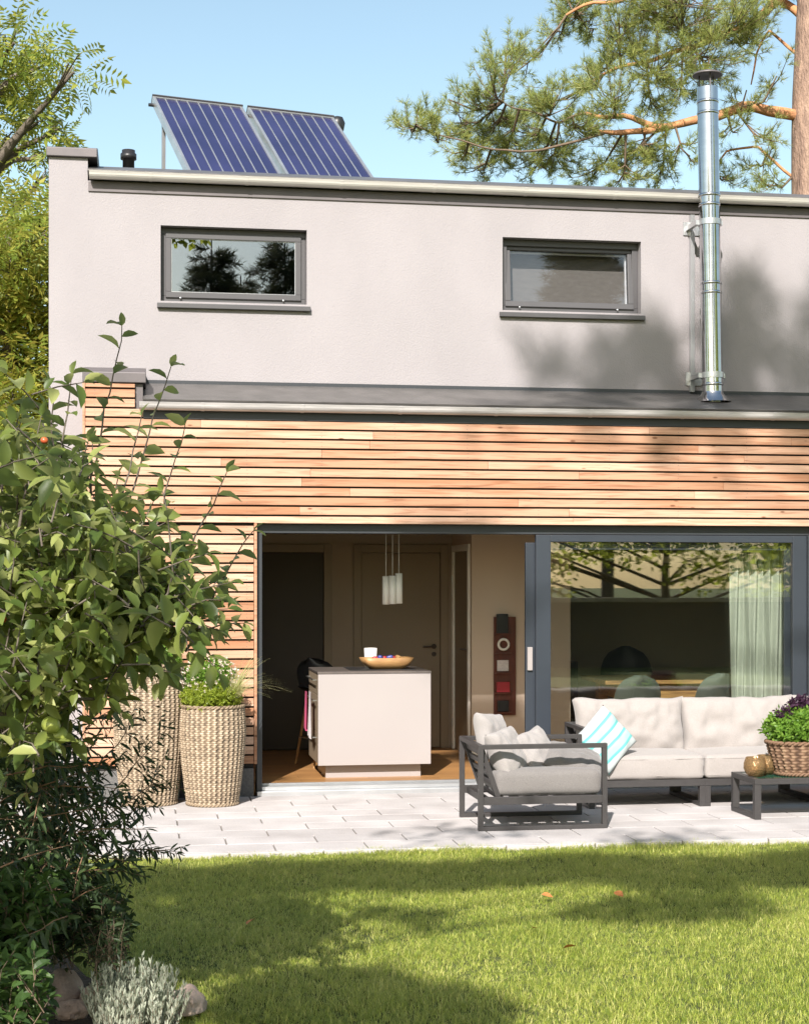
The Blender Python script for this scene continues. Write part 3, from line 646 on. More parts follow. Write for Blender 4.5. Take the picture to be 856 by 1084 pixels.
H(mb, 'kitchen_wall', M['inwall'])
mb = MB()   # right hall wall (perpendicular) with a door opening, and the wall facing the garden
mb.box(KX1, KX1+0.1, RY+0.1, 1.98, FZ, CZ); mb.box(KX1, KX1+0.1, 2.74, KB, FZ, CZ); mb.box(KX1, KX1+0.1, 1.98, 2.74, 2.09, CZ)
mb.box(KX1, RX1, RY, RY+0.1, FZ, CZ)
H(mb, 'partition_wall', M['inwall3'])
mb = MB(); mb.box(RX1-0.1, RX1, RY+0.1, 4.6, FZ, CZ); mb.box(RX1-0.1, 7.35, 4.6, 4.7, FZ, CZ); mb.box(8.6, 8.68, 0.21, 6.2, FZ, CZ); mb.box(6.2, 8.6, 6.1, 6.2, FZ, CZ)
H(mb, 'dining_wall', M['inwall2'])
# skirting
for a_, b_, c_ in ((KX0, 0.92, KB), (1.91, 2.11, KB), (KX1+0.002, RX1-0.001, RY)): H(MB().box(a_, b_, c_-0.014, c_-0.001, FZ, FZ+0.06), 'skirting', M['shade'])
def door(x0, x1, y, mat, side, handle_x, rot=False):
    m = MB(); f = 0.07; y0 = y-0.022
    m.box(x0-f, x0+0.012, y0, y+0.02, FZ, 2.09+f); m.box(x1-0.012, x1+f, y0, y+0.02, FZ, 2.09+f); m.box(x0+0.012, x1-0.012, y0, y+0.02, 2.078, 2.09+f)
    d = H(m, 'inner_door', M['indoor'], bevel=0.004)
    m = MB(); m.box(x0+0.016, x1-0.016, y+0.004, y+0.044, FZ+0.006, 2.074); H(m, 'door_leaf', mat, d, bevel=0.003)
    m = MB(); m.box(handle_x-0.02, handle_x+0.02, y-0.004, y+0.003, FZ+0.93, FZ+1.08) if False else None
    m = MB(); m.tube([(handle_x, y+0.004, FZ+1.04), (handle_x, y-0.045, FZ+1.04), (handle_x-side*0.12, y-0.05, FZ+1.04)], 0.0095, 8)
    m.lathe([(0, 0), (0.026, 0), (0.026, 0.008), (0, 0.008)], 16); k = len(m.v)-64; m.v[k:] = [(handle_x+a, y+0.003-c, FZ+1.04+b) for a, b, c in m.v[k:]]
    m.lathe([(0, 0), (0.024, 0), (0.024, 0.008), (0, 0.008)], 16); k = len(m.v)-64; m.v[k:] = [(handle_x+a, y+0.003-c, FZ+0.96+b) for a, b, c in m.v[k:]]
    H(m, 'handle', M['topdark'], d)
    return d
door(0.99, 1.83, KB, M['indoord'], -1, 1.06); door(2.19, 3.03, KB, M['indoor'], 1, 2.95)
# door in the right hall wall
m = MB(); m.box(KX1-0.02, KX1+0.02, 1.93, 1.99, FZ, 2.15); m.box(KX1-0.02, KX1+0.02, 2.73, 2.79, FZ, 2.15); m.box(KX1-0.02, KX1+0.02, 1.99, 2.73, 2.085, 2.15); d = H(m, 'inner_door', M['shade'], bevel=0.004)
m = MB(); m.box(KX1+0.004, KX1+0.044, 1.994, 2.726, FZ+0.006, 2.08); H(m, 'door_leaf', M['indoor'], d)
m = MB(); m.tube([(KX1+0.004, 2.06, FZ+1.04), (KX1-0.045, 2.06, FZ+1.04), (KX1-0.05, 2.17, FZ+1.04)], 0.0095, 8); H(m, 'handle', M['topdark'], d)
for zz in (0.35, 1.8):
    m = MB(); m.tube([(KX1-0.024, 2.73, zz-0.04), (KX1-0.024, 2.73, zz+0.04)], 0.008, 8); H(m, 'hinge', M['steel'], d)
# ------ sliding patio door (head, sill, jambs) with one leaf slid open over the fixed one
m = MB(); m.box(OX0, OX1, 0.05, 0.2, 2.19, OZ+0.005); m.box(OX0, OX0+0.045, 0.03, 0.2, FZ-0.04, 2.188); m.box(OX1-0.045, OX1, 0.03, 0.2, FZ-0.04, 2.188)
sd = H(m, 'sliding_door', M['anthd'], bevel=0.003)
m = MB(); m.box(OX0, OX1, -0.015, 0.198, -0.02, FZ-0.042); H(m, 'threshold', M['alu'], sd, bevel=0.003)
m = MB(); m.box(OX0+0.046, OX1-0.046, 0.06, 0.075, FZ-0.04, FZ-0.012); m.box(OX0+0.046, OX1-0.046, 0.12, 0.135, FZ-0.04, FZ-0.012); m.box(OX0+0.046, OX1-0.046, 0.165, 0.198, FZ-0.04, FZ+0.004); H(m, 'track', M['alu'], sd)
def leaf(x0, x1, y0, y1, sw, z1=2.186):
    m = MB(); z0 = FZ-0.01; m.box(x0, x0+sw, y0, y1, z0, z1); m.box(x1-sw, x1, y0, y1, z0, z1); m.box(x0+sw, x1-sw, y0, y1, z1-0.06, z1); m.box(x0+sw, x1-sw, y0, y1, z0, z0+0.09)
    l_ = H(m, 'door_frame', M['anthblue'], sd, bevel=0.004)
    m = MB(); m.box(x0+sw+0.001, x1-sw-0.001, (y0+y1)/2-0.004, (y0+y1)/2+0.004, z0+0.092, z1-0.062); H(m, 'pane', M['glass'], sd)
    return l_
XS = WY(567, 700, 0.06).x
leaf(XS, OX1-0.046, 0.052, 0.108, 0.13)
leaf(WY(555.5, 700, 0.14).x, OX1-0.1, 0.118, 0.16, 0.13, 2.12)
m = MB(); hxx = WY(562, 700, 0.06).x; m.box(hxx-0.022, hxx+0.022, 0.095, 0.117, 1.02, 1.22); m.box(hxx-0.008, hxx+0.03, 0.03, 0.055, 1.06, 1.18) if False else None
H(m, 'pull_handle', M['white'], sd, bevel=0.003)
# ------ chimney flue
cb = WY(754, 424, 0.32); ct = WY(748.5, 93, 0.32); r0 = 0.092
ax = (ct-cb)
def cp(s): return cb+ax*s
m = MB(); m.tube([cp(-0.02), cp(1.0)], r0, 40); flue = H(m, 'chimney', M['flue'])
def ringat(s, h, rr, nm='joint_band', mat=None):
    m = MB(); a = cp(s); d = ax.normalized(); m.tube([a-d*h/2, a-d*h*0.3, a+d*h*0.3, a+d*h/2], [r0+0.001, rr, rr, r0+0.001], 40); H(m, nm, mat or M['flue'], flue)
L = ax.length
for v in (108, 120, 207, 217, 300, 310, 398, 407): ringat((424-v)/331, 0.028, r0+0.006)
m = MB(); m.tube([cp(-0.005), cp(0.02), cp(0.028)], [0.165, 0.1, r0+0.002], 40); H(m, 'storm_collar', M['flue'], flue)
m = MB(); d = ax.normalized(); q = ct
m.tube([q-d*0.01, q+d*0.002], [r0*0.96, r0*0.96], 30)
for a in (0.5, 2.6, 4.7): m.beam(q+Vector((math.cos(a)*r0*0.8, math.sin(a)*r0*0.8, 0)), q+Vector((math.cos(a)*r0*0.8, math.sin(a)*r0*0.8, 0.115)), 0.012, 0.004)
m.lathe([(0, 0.155), (0.06, 0.15), (0.12, 0.13), (0.135, 0.112), (0.128, 0.108), (0.06, 0.118), (0.0, 0.12)], 32, c=q); H(m, 'rain_cap', M['metalgrey'], flue)
for zz in (4.98, 3.62):
    m = MB(); c = cb+ax*((zz-cb.z)/ax.z); m.beam((c.x-0.11, YU-0.001, zz), (c.x-0.11, c.y, zz), 0.035, 0.04); m.beam((c.x+0.11, YU-0.001, zz), (c.x+0.11, c.y, zz), 0.02, 0.04); m.box(c.x-0.15, c.x+0.15, YU-0.012, YU-0.001, zz-0.06, zz+0.06)
    m.tube([(c.x, c.y, zz-0.025), (c.x, c.y, zz+0.025)], r0+0.012, 32); H(m, 'wall_bracket', M['alu'], flue)
m = MB(); m.box(cb.x-0.125, cb.x-0.085, YU-0.05, YU-0.012, 3.5, 5.1); H(m, 'mounting_rail', M['alu'], flue)
# roof vents
vp = WY(136, 182, 2.0); m = MB(); m.lathe([(0.0, 5.39-vp.z+0), (0.055, 5.39-vp.z), (0.055, 0.12), (0.075, 0.12), (0.075, 0.17), (0.062, 0.17), (0.062, 0.205), (0.0, 0.215)], 24, c=vp); H(m, 'vent_pipe', M['black'], roof)
vp = WY(357, 130, 4.2); m = MB(); m.lathe([(0.06, 5.39-vp.z), (0.06, -0.1), (0.07, -0.08), (0.085, 0.0), (0.06, 0.06), (0, 0.08)], 20, c=vp); H(m, 'vent_pipe', M['black'], roof)
# ================================================================== SOLAR COLLECTORS
TILT = 38
def collector():
    e = empty('solar_collector', (0, 0, 0), 0, 'left one of the two blue solar collectors tilted on the flat roof', 'solar panel', 'solar collectors on the roof')
    w, l_ = 0.955, 2.35; T = R(TILT)
    rot = (T, 0, 0)
    m = MB(); m.box(0.03, w-0.03, 0.03, l_-0.03, 0.055, 0.07); m.build('absorber', M['collector'], e, rot=rot)
    m = MB(); m.box(0, w, 0, 0.03, 0, 0.085); m.box(0, w, l_-0.03, l_, 0, 0.085); m.box(0, 0.03, 0.03, l_-0.03, 0, 0.085); m.box(w-0.03, w, 0.03, l_-0.03, 0, 0.085); m.box(0.03, w-0.03, 0.03, l_-0.03, 0, 0.01)
    m.build('frame', M['alu'], e, rot=rot, bevel=0.004)
    m = MB(); m.box(-0.002, w+0.002, l_-0.012, l_+0.006, 0.0, 0.1); m.build('top_edge', M['anth'], e, rot=rot)
    for k in range(7):
        x = 0.13+k*0.115; m = MB(); m.box(x-0.006, x+0.006, 0.03, l_-0.03, 0.071, 0.077); m.build('tube', M['alu'], e, rot=rot)
    c, s = math.cos(T), math.sin(T)
    for x in (0.06, w-0.06):
        m = MB(); m.beam((x, (l_-0.35)*c, (l_-0.35)*s), (x, (l_-0.35)*c+0.02, 0), 0.035, 0.035); m.beam((x, 0, 0.02), (x, l_*c, 0.02), 0.035, 0.035); m.build('support', M['alu'], e)
    m = MB(); m.tube([(-0.05, (l_-0.12)*c, (l_-0.12)*s+0.03), (w+0.03, (l_-0.12)*c, (l_-0.12)*s+0.03)], 0.018, 8); m.build('header_pipe', M['black'], e)
    return e
PSI = R(13.5)
c1 = collector(); base = WY(160, 103, 3.3)
topoff = Vector((0, 2.35*math.cos(R(TILT)), 2.35*math.sin(R(TILT))+0.06)); topoff.rotate(Matrix.Rotation(PSI, 3, 'Z'))
SC = 1.0
c1.rotation_euler = (0, 0, PSI); c1.location = base-topoff
c2 = copy_tree(c1); c2['label'] = 'right one of the two blue solar collectors tilted on the flat roof'
c2.location = c1.location+Vector((math.cos(PSI), math.sin(PSI), 0))*1.01
# ================================================================== WALL LAMP
m = MB(); q = WY(186, 593, -BT); m.box(-0.038, 0.038, -0.07, 0, -0.1, 0.1)
wl = m.build('wall_lamp', M['anth'], loc=(q.x, -BT-0.001, q.z), bevel=0.004); tag(wl, 'small grey box-shaped wall lamp on the larch boards above the wicker planters', 'wall lamp')
m = MB(); m.box(-0.03, 0.03, -0.062, -0.006, -0.104, -0.1005); m.build('lens', M['shade'], wl)
# ================================================================== KITCHEN
isl = empty('kitchen_island', (1.5, 0.42, FZ), 0, 'white kitchen island with dark worktop standing just inside the open patio door', 'kitchen island')
wI, dI, hI = 0.985, 0.78, 0.925
m = MB(); m.box(0.075, wI-0.075, 0.09, dI-0.05, 0, 0.125); m.build('plinth', M['white'], isl)
m = MB(); m.box(0.018, wI, 0.02, dI, 0.127, hI-0.022); m.build('carcass', M['white'], isl)
m = MB(); m.box(0, wI, 0, 0.018, 0.115, hI-0.022); m.build('front_panel', M['white'], isl, bevel=0.002)
m = MB(); m.box(-0.004, wI+0.004, -0.004, dI+0.01, hI-0.02, hI); m.build('worktop', M['topdark'], isl, bevel=0.002)
for z0, z1 in ((0.127, 0.4), (0.404, 0.72), (0.724, hI-0.026)):
    m = MB(); m.box(0.0, 0.016, 0.022, dI, z0, z1); d = m.build('drawer_front', M['indoor'], isl, bevel=0.002)
    m = MB(); m.tube([(-0.03, 0.1, z1-0.05), (-0.03, dI-0.08, z1-0.05)], 0.006, 8); m.beam((-0.03, 0.12, z1-0.05), (0.0, 0.12, z1-0.05), 0.008, 0.008); m.beam((-0.03, dI-0.1, z1-0.05), (0, dI-0.1, z1-0.05), 0.008, 0.008); m.build('handle', M['steel'], d)
m = MB(); m.box(0.3, 0.88, 0.14, 0.64, hI+0.001, hI+0.006); m.build('hob', M['black'], isl, bevel=0.001)
# tea towels hanging on the rail
def towel(x, y, w, h, z, mat, label, seed):
    n = 12; vs = []; fs = []
    for s in (0, 1):
        for i in range(n+1):
            for j in range(9):
                f = j/8; yy = y+(i/n-0.5)*w*(0.75+0.35*f)+0.006*math.sin(seed+f*4); xx = x-0.008-0.012*f*math.sin(i*1.7+seed)-(0.003 if s else 0)
                vs.append((xx, yy, z-h*f+0.01*math.sin(i*1.1+seed)*f))
    N = (n+1)*9
    for i in range(n):
        for j in range(8):
            a = i*9+j; fs.append((a, a+9, a+10, a+1)); fs.append((N+a, N+a+1, N+a+10, N+a+9))
    mm = MB(); mm.add([(a-x, b-y, c-z) for a, b, c in vs], fs, True); o = mm.build('tea_towel', mat, loc=(x, y, z)); tag(o, label, 'tea towel'); return o
towel(1.462, 0.98, 0.2, 0.34, FZ+0.72, M['pink'], 'pink tea towel hanging from the island rail beside the bar stool', 1)
towel(1.462, 0.66, 0.2, 0.40, FZ+0.74, M['palecloth'], 'pale tea towel hanging from the island rail nearest the garden', 3)
# bowl, sweets, cup
bz = FZ+hI+0.0065
bc = (2.14, 0.72, bz)
def lofted(prof, sq=0.0): pass
m = MB(); n = 40; rings = [(0.0, 0.0, 0.0), (0.14, 0.08, 0.0), (0.2, 0.11, 0.04), (0.235, 0.13, 0.1), (0.225, 0.122, 0.1), (0.19, 0.1, 0.05), (0.0, 0.0, 0.03)]
vs = []
for a, b, z in rings:
    for j in range(n):
        t = 2*math.pi*j/n; c, s = math.cos(t), math.sin(t); e = 0.38
        vs.append((a*math.copysign(abs(c)**e, c), b*math.copysign(abs(s)**e, s), z))
fs = [(i*n+j, i*n+(j+1) % n, (i+1)*n+(j+1) % n, (i+1)*n+j) for i in range(len(rings)-1) for j in range(n)]
m.add(vs, fs, True); bowl = m.build('wooden_bowl', M['bowl'], loc=bc, rot=(0, 0, R(8))); tag(bowl, 'shallow rectangular wooden bowl of wrapped sweets on the kitchen island', 'bowl')
sw = [(-0.1, 0.02, 'red'), (-0.06, -0.03, 'blue'), (-0.02, 0.02, 'red'), (0.03, -0.02, 'blue'), (0.07, 0.02, 'red'), (0.1, -0.01, 'bowl')]
for i, (x, y, mm) in enumerate(sw):
    V_, F_ = rbox(0.06, 0.04, 0.035, 0.016, 6); m = MB().add(V_, F_, True)
    lab = ['red wrapped sweet at the left end of the wooden bowl', 'blue wrapped sweet beside the leftmost red one in the bowl', 'red wrapped sweet in the middle of the wooden bowl', 'blue wrapped sweet right of the middle of the bowl', 'red wrapped sweet near the right end of the bowl', 'brown nut at the right end of the wooden bowl'][i]
    tag(m.build('wrapped_sweet' if i < 5 else 'nut', M[mm], loc=(bc[0]+x, bc[1]+y, bz+0.075+0.01*(i % 2)), rot=(0, 0.2, i)), lab, 'sweet' if i < 5 else 'nut')
m = MB().lathe([(0, 0), (0.045, 0), (0.05, 0.01), (0.058, 0.175), (0.053, 0.175), (0.045, 0.012), (0, 0.01)], 28); cp_ = WY(392, 708, 1.0)
tag(m.build('cup', M['shade'], loc=(cp_.x-0.01, 0.72+0.2, bz)), 'plain white cup standing beside the wooden bowl on the island', 'cup')
# pendant lamp with three shades
pl = empty('pendant_lamp', (2.15, 0.85, CZ), 0, 'pendant lamp with three slim white cylinder shades above the kitchen island', 'pendant lamp')
m = MB().lathe([(0, 0), (0.06, 0), (0.06, -0.025), (0, -0.025)], 24); m.build('ceiling_rose', M['shade'], pl, loc=(0, 0, -0.001))
PY = 0.85
for (u, vt, vb) in ((409, 610, 640), (415, 609.5, 639.5), (422, 607, 639)):
    a = WY(u, vt, PY); b = WY(u, vb, PY); r = 0.033; dy = {409: 0.03, 415: -0.02, 422: 0.0}[u]
    h = a.z-b.z; m = MB().lathe([(0.004, 0), (r, 0), (r, -h), (r-0.003, -h), (r-0.003, -0.004), (0.0, -0.004)], 24); s = m.build('lamp_shade', M['shade'], pl, loc=(a.x-2.15, dy, a.z-CZ))
    m = MB().tube([(0, 0, 0), (0, 0, CZ-a.z)], 0.0025, 6); m.build('cord', M['shade'], s)
# bar stool
st = empty('bar_stool', (WY(343, 720, 1.5).x, 1.5, FZ), R(20), 'dark shell bar stool behind the left side of the kitchen island', 'bar stool')
def shell(name, mat, parent, w, h, zs, back=0.12, seed=0):
    n = 16; k = 14; vs = []; fs = []
    for s in (0, 1):
        for i in range(n+1):
            for j in range(k+1):
                u = i/n*2-1; f = j/k
                if f < 0.45: q = f/0.45; y = -0.2+0.36*q; z = 0.0+0.03*(1-q)+0.05*u*u*(0.5+q)
                else: q = (f-0.45)/0.55; y = 0.16+back*q+0.05*q*(1-u*u)-0.1*(abs(u)**2)*(1-q*0.5)+0.0; z = 0.04+h*q
                wd = w/2*(0.82+0.18*math.sin(min(1, f*1.6)*math.pi/2))
                if f > 0.62: wd *= math.sqrt(max(0.0, 1-((f-0.62)/0.385)**2.6))
                vs.append((u*wd, y+(0.008 if s else 0)*(1 if f > 0.45 else 0), z-(0.008 if s and f <= 0.45 else 0)))
    N = (n+1)*(k+1)
    for i in range(n):
        for j in range(k):
            a = i*(k+1)+j; fs.append((a, a+k+1, a+k+2, a+1)); fs.append((N+a, N+a+1, N+a+k+2, N+a+k+1))
    mm = MB().add([(x, y, z+zs) for x, y, z in vs], fs, True); return mm.build(name, mat, parent)
shell('seat_shell', M['black'], st, 0.42, 0.28, 0.66)
for a, b in ((-1, -1), (1, -1), (1, 1), (-1, 1)):
    m = MB().tube([(a*0.11, b*0.11, 0.66), (a*0.2, b*0.2, 0)], [0.016, 0.011], 8); m.build('leg', M['bowl'], st)
m = MB(); 
for (a, b), (c, d) in (((-1, -1), (1, -1)), ((1, -1), (1, 1)), ((1, 1), (-1, 1)), ((-1, 1), (-1, -1))): m.tube([(a*0.172, b*0.172, 0.25), (c*0.172, d*0.172, 0.25)], 0.006, 6)
m.build('footrest', M['steel'], st)
# wall rack on the partition wall
ra = WY(522, 650, RY); rb = WY(545, 757, RY); zt = WY(533, 653, RY).z; zb_ = WY(533, 757, RY).z
rk = empty('wall_rack', (ra.x, RY, zb_), 0, 'narrow dark red wall board holding small items beside the sliding door', 'wall board')
wR = rb.x-ra.x; hR = zt-zb_
m = MB().box(0, wR, -0.03, -0.002, 0, hR); m.build('back_board', M['mahog'], rk, bevel=0.003)
for f in (0.02, 0.22, 0.42, 0.62, 0.82): MB().box(0.01, wR*0.8, -0.07, -0.031, hR*f, hR*f+0.012).build('shelf', M['mahog'], rk)
m = MB().box(0.02, 0.13, -0.075, -0.032, hR*0.835, hR+0.03); m.build('black_case', M['black'], rk, bevel=0.004)
m = MB(); m.tube([(0.09+0.05*math.cos(a*math.pi/12), -0.05, hR*0.72+0.05*math.sin(a*math.pi/12)) for a in range(25)], 0.012, 8); m.build('white_ring', M['shade'], rk)
m = MB().box(0.03, 0.14, -0.045, -0.032, hR*0.45, hR*0.56); m.build('note_card', M['palecloth'], rk)
m = MB().box(0.02, 0.15, -0.06, -0.032, hR*0.235, hR*0.34); m.build('small_tin', M['red'], rk, bevel=0.004)
m = MB().box(0.03, 0.14, -0.06, -0.032, hR*0.04, hR*0.15); m.build('small_tin', M['black'], rk, bevel=0.004)
# ================================================================== DINING ROOM
dt = empty('dining_table', (5.75, 2.05, FZ), 0, 'rustic wooden dining table behind the patio glass', 'dining table')
m = MB()
for k in range(6): m.box(-1.35, 1.5, -0.45+k*0.151, -0.45+k*0.151+0.148, 0.71, 0.75)
m.build('table_top', M['rustic'], dt, bevel=0.004)
m = MB(); m.box(-1.2, 1.4, -0.36, -0.33, 0.57, 0.708); m.box(-1.2, 1.4, 0.33, 0.36, 0.57, 0.708); m.box(-1.2, -1.17, -0.33, 0.33, 0.57, 0.708); m.box(1.37, 1.4, -0.33, 0.33, 0.57, 0.708); m.build('apron', M['rustic'], dt)
for a in (-1.2, 1.32):
    for b in (-0.36, 0.28):
        m = MB().box(a-0.02, a+0.08, b-0.02, b+0.08, 0, 0.708); m.build('leg', M['rustic'], dt, bevel=0.006)
def dchair(u, vtop, Y, w, mat, label, rz, hb=0.42, group=None, name='dining_chair'):
    q = WY(u, vtop, Y); e = empty(name, (q.x, Y, FZ), rz, label, 'chair', group)
    zs = 0.44
    shell('seat_shell', mat, e, w, q.z-FZ-zs-0.04, zs)
    for a, b in ((-1, -1), (1, -1), (1, 1), (-1, 1)):
        m = MB().tube([(a*0.12, b*0.12, zs), (a*0.21, b*0.21, 0)], [0.016, 0.011], 8); m.build('leg', M['bowl'], e)
    return e
dchair(671, 713, 1.15, 0.44, M['dchair'], 'grey-green shell chair left of the two on the near side of the dining table', R(176))
dchair(753, 711, 1.15, 0.44, M['dchair'], 'grey-green shell chair nearest the curtain at the dining table', R(183))
dchair(664, 685, 3.1, 0.56, M['black'], 'large black chair on the far side of the dining table', R(-12))
q = WY(596, 700, 3.2); e = empty('loudspeaker', (q.x, 3.2, FZ), 0, 'black box loudspeaker behind the left end of the dining table', 'loudspeaker')
m = MB().box(-0.13, 0.13, -0.12, 0.12, 0.0, q.z-FZ); m.build('cabinet', M['black'], e, bevel=0.006)
m = MB()
for z in (0.2, 0.55): m.lathe([(0, 0.012), (0.05, 0.004), (0.08, 0.01), (0.085, 0)], 20); k = len(m.v)-80; m.v[k:] = [(a, -0.121-c, z+b) for a, b, c in m.v[k:]]
m.build('driver', M['dchair'], e)
# dining pendant
q = WY(708, 594, 2.3); e = empty('dining_lamp', (q.x, 2.3, CZ), 0, 'wide flat pale lamp hanging over the dining table', 'pendant lamp')
m = MB().tube([(0, 0, 0), (0, 0, q.z-CZ+0.05)], 0.004, 6); m.build('cord', M['black'], e)
m = MB().box(-0.42, 0.42, -0.06, 0.06, q.z-CZ-0.02, q.z-CZ+0.05); m.build('lamp_shade', M['shade'], e, bevel=0.01)
# curtain
def curtain():
    x0 = WY(773, 650, 0.34).x; x1 = WY(838, 650, 0.34).x; n = 150; k = 16; vs = []; fs = []
    rr = random.Random(5); ph = [rr.uniform(0, 6.3) for _ in range(4)]
    for i in range(n+1):
        f = i/n
        for j in range(k+1):
            z = FZ+0.015+(CZ-0.05-FZ)*(j/k)
            amp = 0.035*(1-0.35*j/k)
            y = 0.36+amp*math.sin(f*2*math.pi*9+0.6*math.sin(f*9+ph[0]))+0.01*math.sin(f*37+ph[1]+j*0.12)
            vs.append((x0+(x1-x0)*f+0.01*math.sin(j*0.4+f*20), y, z))
    for i in range(n):
        for j in range(k): a = i*(k+1)+j; fs.append((a, a+k+1, a+k+2, a+1))
    e = empty('curtain', (x0, 0.36, FZ), 0, 'pale green-grey linen curtain hanging in folds behind the patio glass', 'curtain')
    m = MB().add([(a-x0, b-0.36, c-FZ) for a, b, c in vs], fs, True); m.build('drape', M['curtain'], e)
    m = MB().tube([(-1.6, 0, CZ-FZ-0.03), (1.0, 0, CZ-FZ-0.03)], 0.012, 8); m.build('rail', M['alu'], e)
curtain()
# ================================================================== GARDEN FURNITURE
TB = 0.045
def loopframe(m, x0, x1, y, z0, z1):      # rectangular tube loop in a plane of constant y
    m.box(x0, x1, y, y+TB, z0, z0+0.03); m.box(x0, x1, y, y+TB, z1-0.032, z1); m.box(x0, x0+TB*0.8, y+0.001, y+TB-0.001, z0+0.03, z1-0.032); m.box(x1-TB*0.8, x1, y+0.001, y+TB-0.001, z0+0.03, z1-0.032)
AX0, AX1, AY0, AY1 = 2.375, 3.325, -2.15, -1.42
ac = empty('garden_armchair', (AX0, AY0, 0), 0, 'dark metal garden armchair with grey seat cushion turned to the right', 'armchair')
lx, ly = AX1-AX0, AY1-AY0
for yy in (0, ly-TB):
    m = MB(); loopframe(m, 0, lx, yy, 0.0, 0.615); m.build('side_frame', M['furn'], ac, bevel=0.002)
m = MB(); m.box(0.037, lx-0.037, 0.001, TB-0.003, 0.185, 0.24); m.box(0.037, lx-0.037, ly-TB+0.003, ly-0.001, 0.185, 0.24); m.box(0.05, 0.09, TB, ly-TB, 0.185, 0.235); m.box(lx-0.08, lx-0.036, TB, ly-TB, 0.185, 0.235)
for k in range(7): m.box(0.15+k*0.11, 0.2+k*0.11, TB, ly-TB, 0.22, 0.236)
m.build('seat_frame', M['furn'], ac, bevel=0.002)
m = MB(); m.box(0, 0.036, TB, ly-TB, 0.583, 0.615); m.box(0, 0.036, TB, ly-TB, 0, 0.03) if False else None
for yy in (TB+0.001, ly-2*TB+0.01):
    m.beam((0.03, yy+0.018, 0.59), (0.16, yy+0.018, 0.215), 0.03, 0.036, up=(1, 0, 0))
m.build('back_frame', M['furn'], ac, bevel=0.002)
for k in range(5):
    f = (k+0.6)/5.3; m = MB(); c = Vector((0.03+0.13*f, 0, 0.59-0.375*f)); m.beam((c.x, TB+0.03, c.z), (c.x, ly-TB-0.03, c.z), 0.045, 0.012, up=(0.95, 0, 0.33)); m.build('back_slat', M['furn'], ac)
V_, F_ = rbox(lx-0.16, ly-2*TB-0.02, 0.185, 0.045, 16, 0.02, 0.006, 2); m = MB().add(V_, F_, True); m.build('seat_cushion', M['cushiong'], ac, loc=(0.055+lx/2, ly/2, 0.237))
# pillows on the armchair
def place(name, mat, w, h, t, u, v, Y, rot, label, seed, group='loose pillows on the armchair'):
    q = WY(u, v, Y); return pillow_obj(name, mat, w, h, t, q, rot, label, 'pillow', group, seed, wr=0.022)
place('pillow', M['cushionw'], 0.38, 0.36, 0.17, 521, 780, -1.66, (R(74), R(6), R(50)), 'pale pillow standing upright at the back corner of the armchair, behind the front one', 1)
place('pillow', M['cushionw'], 0.36, 0.36, 0.18, 537, 797, -1.9, (R(66), R(-6), R(48)), 'pale crumpled pillow at the near end of the armchair back, poking above the armrest', 4)
place('pillow', M['cushionw'], 0.36, 0.36, 0.16, 567, 797, -1.78, (R(60), R(-10), R(42)), 'pale pillow in the middle of the armchair, leaning on the one by the backrest', 9)
place('pillow', M['cushiong'], 0.46, 0.42, 0.19, 606, 806, -1.8, (R(14), R(14), R(-8)), 'grey pillow lying flat at the front of the armchair seat', 6)
# sofa modules
SY0, SY1 = -1.18, -0.42; SD = SY1-SY0
def piping(w, d, z, r_=0.035, o=0.0):
    pts = []
    for cx_, cy_, a0_ in ((w/2-r_, d/2-r_, 0), (-w/2+r_, d/2-r_, 90), (-w/2+r_, -d/2+r_, 180), (w/2-r_, -d/2+r_, 270)):
        for k_ in range(6): a_ = R(a0_+18*k_); pts.append((cx_+(r_-0.002+o)*math.cos(a_), cy_+(r_-0.002+o)*math.sin(a_), z))
    return pts+[pts[0]]
def module(x0, w, label, arm):
    e = empty('sofa_module', (x0, SY0, 0), 0, label, 'sofa', 'pale cushioned sofa modules along the patio door')
    for xx in (0.0 if not arm else 0.0, w-TB):
        m = MB(); top = 0.62 if (arm and xx == 0.0) else 0.215
        m.box(xx, xx+TB, 0, SD, 0, 0.03); m.box(xx, xx+TB, 0, 0.045, 0.03, top-0.03 if top > 0.3 else 0.163); m.box(xx, xx+TB, SD-0.045, SD, 0.03, top-0.03 if top > 0.3 else 0.163)
        if top > 0.3: m.box(xx, xx+TB, 0, SD, 0.59, 0.62)
        m.build('side_frame', M['furn'], e, bevel=0.002)
    m = MB(); a0 = TB if arm else 0.0; m.box(a0, w, 0.0, 0.045, 0.165, 0.218); m.box(a0, w, SD-0.045, SD, 0.165, 0.218); m.box(a0, a0+0.03, 0.045, SD-0.045, 0.17, 0.215) ; m.box(w-0.03, w, 0.045, SD-0.045, 0.17, 0.215)
    for k in range(8): m.box(a0+0.08+k*0.105, a0+0.13+k*0.105, 0.045, SD-0.045, 0.2, 0.215)
    m.build('seat_frame', M['furn'], e, bevel=0.002)
    m = MB(); m.box(a0, w, SD-0.03, SD, 0.55, 0.62); m.box(a0, w, SD-0.03, SD, 0.38, 0.43)
    m.box(w-0.04, w, SD-0.03, SD, 0.22, 0.55); m.box(a0, a0+0.04, SD-0.03, SD, 0.22, 0.55); m.build('back_frame', M['furn'], e, bevel=0.002)
    cw = w-a0-0.008
    V_, F_ = rbox(cw, SD-0.05, 0.19, 0.035, 22, 0.02, 0.011, x0); m = MB().add(V_, F_, True); sc2 = m.build('seat_cushion', M['cushion'], e, loc=(a0+cw/2+0.004, SD/2-0.03, 0.219))
    for zq in (0.03, 0.162): MB().tube(piping(cw, SD-0.05, zq), 0.0035, 6).build('piping', M['cushion'], sc2)
    o = pillow_obj('back_cushion', M['cushion'], cw*1.05, 0.5, 0.24, (a0+cw/2+0.004, SD-0.2, 0.585), (R(78), 0, 0), seed=x0, parent=e, wr=0.032)
    return e
